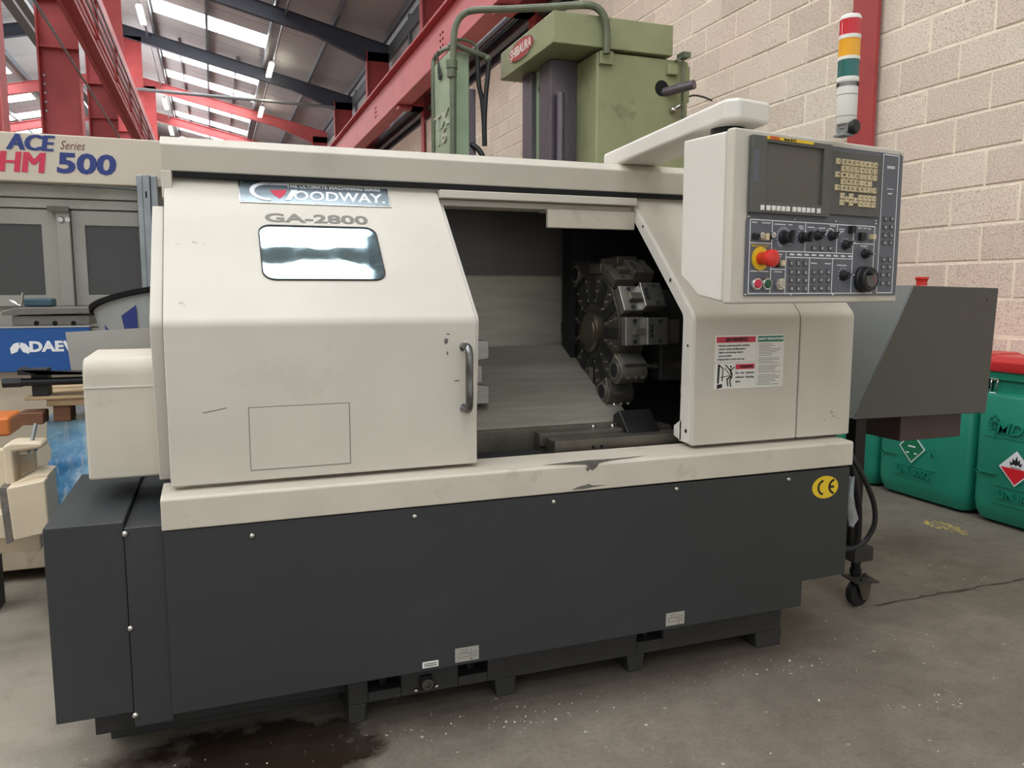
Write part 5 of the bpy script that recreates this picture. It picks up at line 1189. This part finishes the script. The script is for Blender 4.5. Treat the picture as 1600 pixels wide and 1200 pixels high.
# ------------------------------------------------------------ clutter between the machines
q = MB(); Mx = Matrix.Translation((0,2.56,0)); SHY = 3.04; xs0, xs1 = A(110,560,y=SHY).x, A(252,512,y=SHY).x; zt0, zt1_ = A(108,519,y=SHY).z, A(250,511,y=SHY).z; zb0 = A(112,579,y=SHY).z
q.prism([(xs0,zb0),(xs1,zb0),(xs1,zt1_),(xs0-.01,zt0)],'y',SHY,SHY+.004); top('metal_sheet','stained grey metal sheet standing on the black bracket behind the guard','sheet',q,M_sheet)
# blue film wrapped stack
fy = 3.02; r = random.Random(5); xl, xr = A(66,700,y=fy).x, .25; zt_f = A(90,658,y=fy).z; rings = []
prof_ = [(.0,.05),(.03,.05),(.10,.03),(.16,.0),(.20,-.02),(.30,.0),(.42,.0),(.52,-.0),(1.0,.0)]
nu, nv = 46, 34; q = MB(); vs = []
for j in range(nv+1):
    z = .28+(zt_f-.28)*j/nv; k = j/nv
    for i in range(nu+1):
        s = i/nu; L1 = .62
        if s < .35: x, y = xl, fy+.60*(1-s/.35)
        else: x, y = xl+(xr-xl)*(s-.35)/.65, fy
        pl_ = math.sin((s*60+k*9))*.006+math.sin(s*133-k*17)*.004+r.uniform(-.004,.004)
        bul = -.03*math.exp(-((k-.35)/.16)**2)+.05*max(0,k-.5)
        vs.append((x+(pl_+bul if s < .37 else pl_*.2), y+(pl_+bul if s > .33 else 0), z))
fs = [(j*(nu+1)+i, j*(nu+1)+i+1, (j+1)*(nu+1)+i+1, (j+1)*(nu+1)+i) for j in range(nv) for i in range(nu)]
q.add(vs, fs); q.add([(xl,fy,zt_f),(xr,fy,zt_f),(xr,fy+.6,zt_f),(xl,fy+.6,zt_f)],[(0,1,2,3)])
FS = thing('wrapped_load', 'pallet load wrapped in shiny blue stretch film behind the cabinets', 'load', ((xl+xr)/2,fy+.3,0))
part(FS,'film',q,M_film,smooth=80)
q = MB(); q.box(xl+.05,xr-.02,fy+.06,fy+.58,.28,zt_f-.01); part(FS,'carton',q,M_blue)
q = MB()
for yy in (fy+.05,fy+.28,fy+.5): q.box(xl+.2,xr,yy+.02,yy+.08,0,.28)
part(FS,'bearer',q,M_wood)
# timber pallet resting on the wrapped load
PT = thing('wooden_pallet', 'worn timber pallet lying on the blue wrapped load', 'pallet', (-.35,fy+.2,zt_f))
z1p = A(90,658,y=fy).z; zdk = A(90,633,y=fy).z; zdt = A(90,617,y=fy).z
x0p = A(30,660,y=fy-.04).x
q = MB(); q.box(x0p,A(72,660,y=fy-.02).x,fy-.06,fy+.04,z1p-.0,z1p+.04); part(PT,'board',q,M_wooddark,'dark splintered board end',b=.004)
q = MB(); q.box(A(85,645,y=fy).x,A(112,645,y=fy).x,fy-.02,fy+.09,z1p,zdk); part(PT,'block',q,M_wooddark,b=.004)
q = MB(); q.box(A(112,645,y=fy).x+.1,A(112,645,y=fy).x+.22,fy-.02,fy+.09,z1p,zdk); part(PT,'block',q,M_wooddark,b=.004)
q = MB(); q.box(A(75,629,y=fy).x,.2,fy-.03,fy+.10,zdk,zdk+.024); part(PT,'stringer',q,M_wood,b=.003)
for k in range(4):
    q = MB(); q.box(A(42,620,y=fy).x,.2,fy-.04+k*.14,fy+.06+k*.14,zdk+.024,zdt); part(PT,'board',q,M_wood,b=.003)
BR = thing('bracket_assembly', 'black steel bracket and rod lying on the timber pallet', 'bracket', (-.45,fy,zdt))
ra, rb = A(8,597,y=fy), A(128,597,y=fy)
q = MB(); q.box(A(51,600,y=fy).x,A(77,600,y=fy).x,fy-.02,fy+.05,zdt,A(60,576,y=fy).z); part(BR,'upright',q,M_black,b=.003)
q = MB(); q.cyl((ra.x+.05,fy-.03,ra.z),(-.36,fy-.03,ra.z),.013,n=12).cyl((ra.x,fy-.03,ra.z),(ra.x+.055,fy-.03,ra.z),.017,n=6); part(BR,'rod',q,M_blackmetal)
q = MB(); q.prism([(A(32,581,y=fy).x,A(32,584,y=fy).z),(A(32,581,y=fy).x,A(32,574,y=fy).z),(A(62,571,y=fy).x,zb0-.001),(-.30,zb0-.001),(-.30,zb0-.012)],'y',fy-.05,fy+.05); part(BR,'top_plate',q,M_blackmetal,b=.003)
# tilted grey tub with blue and green printed shapes
DYc = 3.345; pL = A(140,489,y=DYc); dcx = pL.x+.30; tbz = pL.z-.195; Mx = Matrix.Translation((dcx,DYc,tbz)) @ Matrix.Rotation(math.radians(-8),4,'Y') @ Matrix.Rotation(math.radians(-11),4,'X')
rim_z = .25; rad = .26
def tub_r(z): return rad*(.86+.14*z/rim_z)
n = 72; rings = []
for z in [0,.06,.12,.18,rim_z]:
    rings.append([((tub_r(z)+(.0025 if i%2 else 0))*math.cos(2*PI*i/n),(tub_r(z)+(.0025 if i%2 else 0))*math.sin(2*PI*i/n),z) for i in range(n)])
TB = thing('plastic_tub', 'tilted ribbed grey tub with blue print and dark rim, behind the door', 'tub', (dcx,DYc,zdt+.001))
q = MB(); q.loft(rings,cap=True,M=Mx); part(TB,'shell',q,M_drum,smooth=20)
q = MB(); q.turn([(rad,0),(rad+.014,.0),(rad+.014,.018),(rad-.01,.018),(rad-.01,0)],(0,0,rim_z-.015),(0,0,1),48,False,Mx); part(TB,'rim',q,M_rim)
def decal(mb, pts, dr=.005):
    P = []
    for a, z in pts: rr_ = tub_r(z)+dr; P.append((rr_*math.cos(a),rr_*math.sin(a),z))
    mb.add(P,[tuple(range(len(P)))],Mx)
q = MB(); A0 = -PI*.5
def an(u): return A0+math.radians(u)
decal(q,[(an(-38),.06),(an(-27),.06),(an(-21),.20),(an(-36),.175)]); decal(q,[(an(-52),.05),(an(-41),.05),(an(-40),.13),(an(-48),.12)]); decal(q,[(an(-66),.05),(an(-52),.05),(an(-51),.115),(an(-60),.165)]); part(TB,'blue_print',q,M_blueink)
q = MB(); decal(q,[(an(-64),.05),(an(-54),.05),(an(-55),.095),(an(-60),.11)],.007); part(TB,'green_print',q,mat('lime_print',(120,150,60),.5,var=0))
q = MB(); Mi = Mx.copy(); 
q.prism([(dcx-.2,zdt+.001),(dcx+.22,zdt+.001),(dcx+.2,tbz-.005),(dcx-.2,tbz-.05)],'y',DYc-.16,DYc+.16); part(TB,'packing_board',q,M_wood)
# scuffed off-white machine casting with uprights at the left edge
oy = 2.78
OW = thing('machine_guard', 'scuffed off white guard casting at the left picture edge', 'guard', (-.62,oy+.1,0))
c1,c2,c3,c4 = A(9,763,y=oy),A(70,750,y=oy),A(78,832,y=oy),A(21,846,y=oy)
q = MB(); q.prism([(c1.x,c1.z),(c2.x,c2.z),(c3.x,c3.z),(c4.x,c4.z)],'y',oy,oy+.18); part(OW,'apron',q,M_offwhite,b=.006)
q = MB(); q.prism([(c1.x,c1.z),(c2.x,c2.z),(c2.x,c2.z+.004),(A(66,728,y=oy+.18).x,A(66,728,y=oy+.18).z),(c1.x+.02,c1.z+.006)],'y',oy+.05,oy+.2); part(OW,'fender',q,M_offwhite,b=.004)
u1 = A(2,705,y=oy+.05); u2 = A(18,705,y=oy+.05)
q = MB(); q.prism([(u1.x,A(5,840,y=oy).z),(u2.x,A(18,770,y=oy).z),(u2.x,A(18,712,y=oy).z),(A(60,698,y=oy).x,A(60,706,y=oy).z),(A(60,698,y=oy).x,A(60,697,y=oy).z),(u2.x,A(18,697,y=oy).z),(u1.x,A(5,703,y=oy).z)],'y',oy+.06,oy+.16); part(OW,'upright',q,M_offwhite,b=.012)
w1_,w2_ = A(20,740,y=oy+.3),A(66,688,y=oy+.3)
q = MB(); q.box(w1_.x-.1,w2_.x,oy+.17,oy+.205,.34,w2_.z); part(OW,'plate',q,M_offwhite,b=.006)
q = MB(); q.box(A(28,720,y=oy+.2).x,A(56,720,y=oy+.2).x,oy+.164,oy+.17,A(30,720,y=oy+.2).z,A(30,706,y=oy+.2).z); part(OW,'cover_strip',q,M_cream,b=.002)
q = MB(); q.tube([A(44,708,y=oy+.1),A(50,690,y=oy+.1),A(56,662,y=oy+.12)],.006,8).ball(A(52,700,y=oy+.1),.014,10,6); part(OW,'lever',q,M_galv)
q = MB(); q.box(-1.6,c1.x+.02,oy+.06,oy+.14,.42,.50); part(OW,'carrier_arm',q,M_offwhite,b=.006)
q = MB(); q.box(-1.66,-1.5,oy,oy+.2,0,.95); part(OW,'carrier_post',q,M_offwhite,b=.006)
q = MB(); q.prism([(c1.x-.02,c1.z),(c1.x,c1.z),(c4.x,c4.z),(c4.x-.02,c4.z-.01)],'y',oy+.005,oy+.1); part(OW,'worn_edge',q,M_worn)
q = MB(); p0_, p1_ = A(-40,690,y=3.3), A(15,652,y=3.3); q.box(p0_.x,p1_.x,3.3,3.5,A(10,682,y=3.3).z,p1_.z); ORX = thing('tool_box','orange painted box end at the left picture edge','box',(p1_.x-.1,3.4,0)); part(ORX,'shell',q,M_orange,b=.012)
q = MB(); q.box(p0_.x-.1,p0_.x+.02,3.34,3.46,0,A(10,682,y=3.3).z); part(ORX,'stand',q,M_darkbase)
# ------------------------------------------------------------ swarf and paint flakes on the floor
r = random.Random(11); q = MB()
def flake(x, y, s):
    a = r.uniform(0,6.28); n = r.choice((3,4,4,5)); z = .002
    q.add([(x+s*r.uniform(.5,1)*math.cos(a+6.28*i/n),y+s*r.uniform(.3,1)*math.sin(a+6.28*i/n),z+r.uniform(-.001,.004)) for i in range(n)],[tuple(range(n))])
for k in range(380):
    x = r.uniform(-.9,3.3); y = r.uniform(1.25,2.08)
    if x < -.2 and r.random() < .5: continue
    if r.random() < .45: x = r.gauss(.9,.7); y = min(2.09,r.gauss(2.0,.05))
    flake(x,y,r.choice((.0012,.0015,.002,.002,.003,.004)))
for cx,cy,nn in ((1.62,1.33,30),(1.95,1.62,22),(1.7,1.95,20),(.75,1.95,26),(2.25,1.35,14),(.42,2.0,8)):
    for k in range(nn): flake(r.gauss(cx,.05),r.gauss(cy,.03),r.choice((.002,.003,.006)))
top('floor_debris','pale swarf flecks and paint flakes scattered over the concrete','debris',q,mat('pale_swarf',(206,200,188),.5,.2,var=.1),smooth=0,stuff=True)
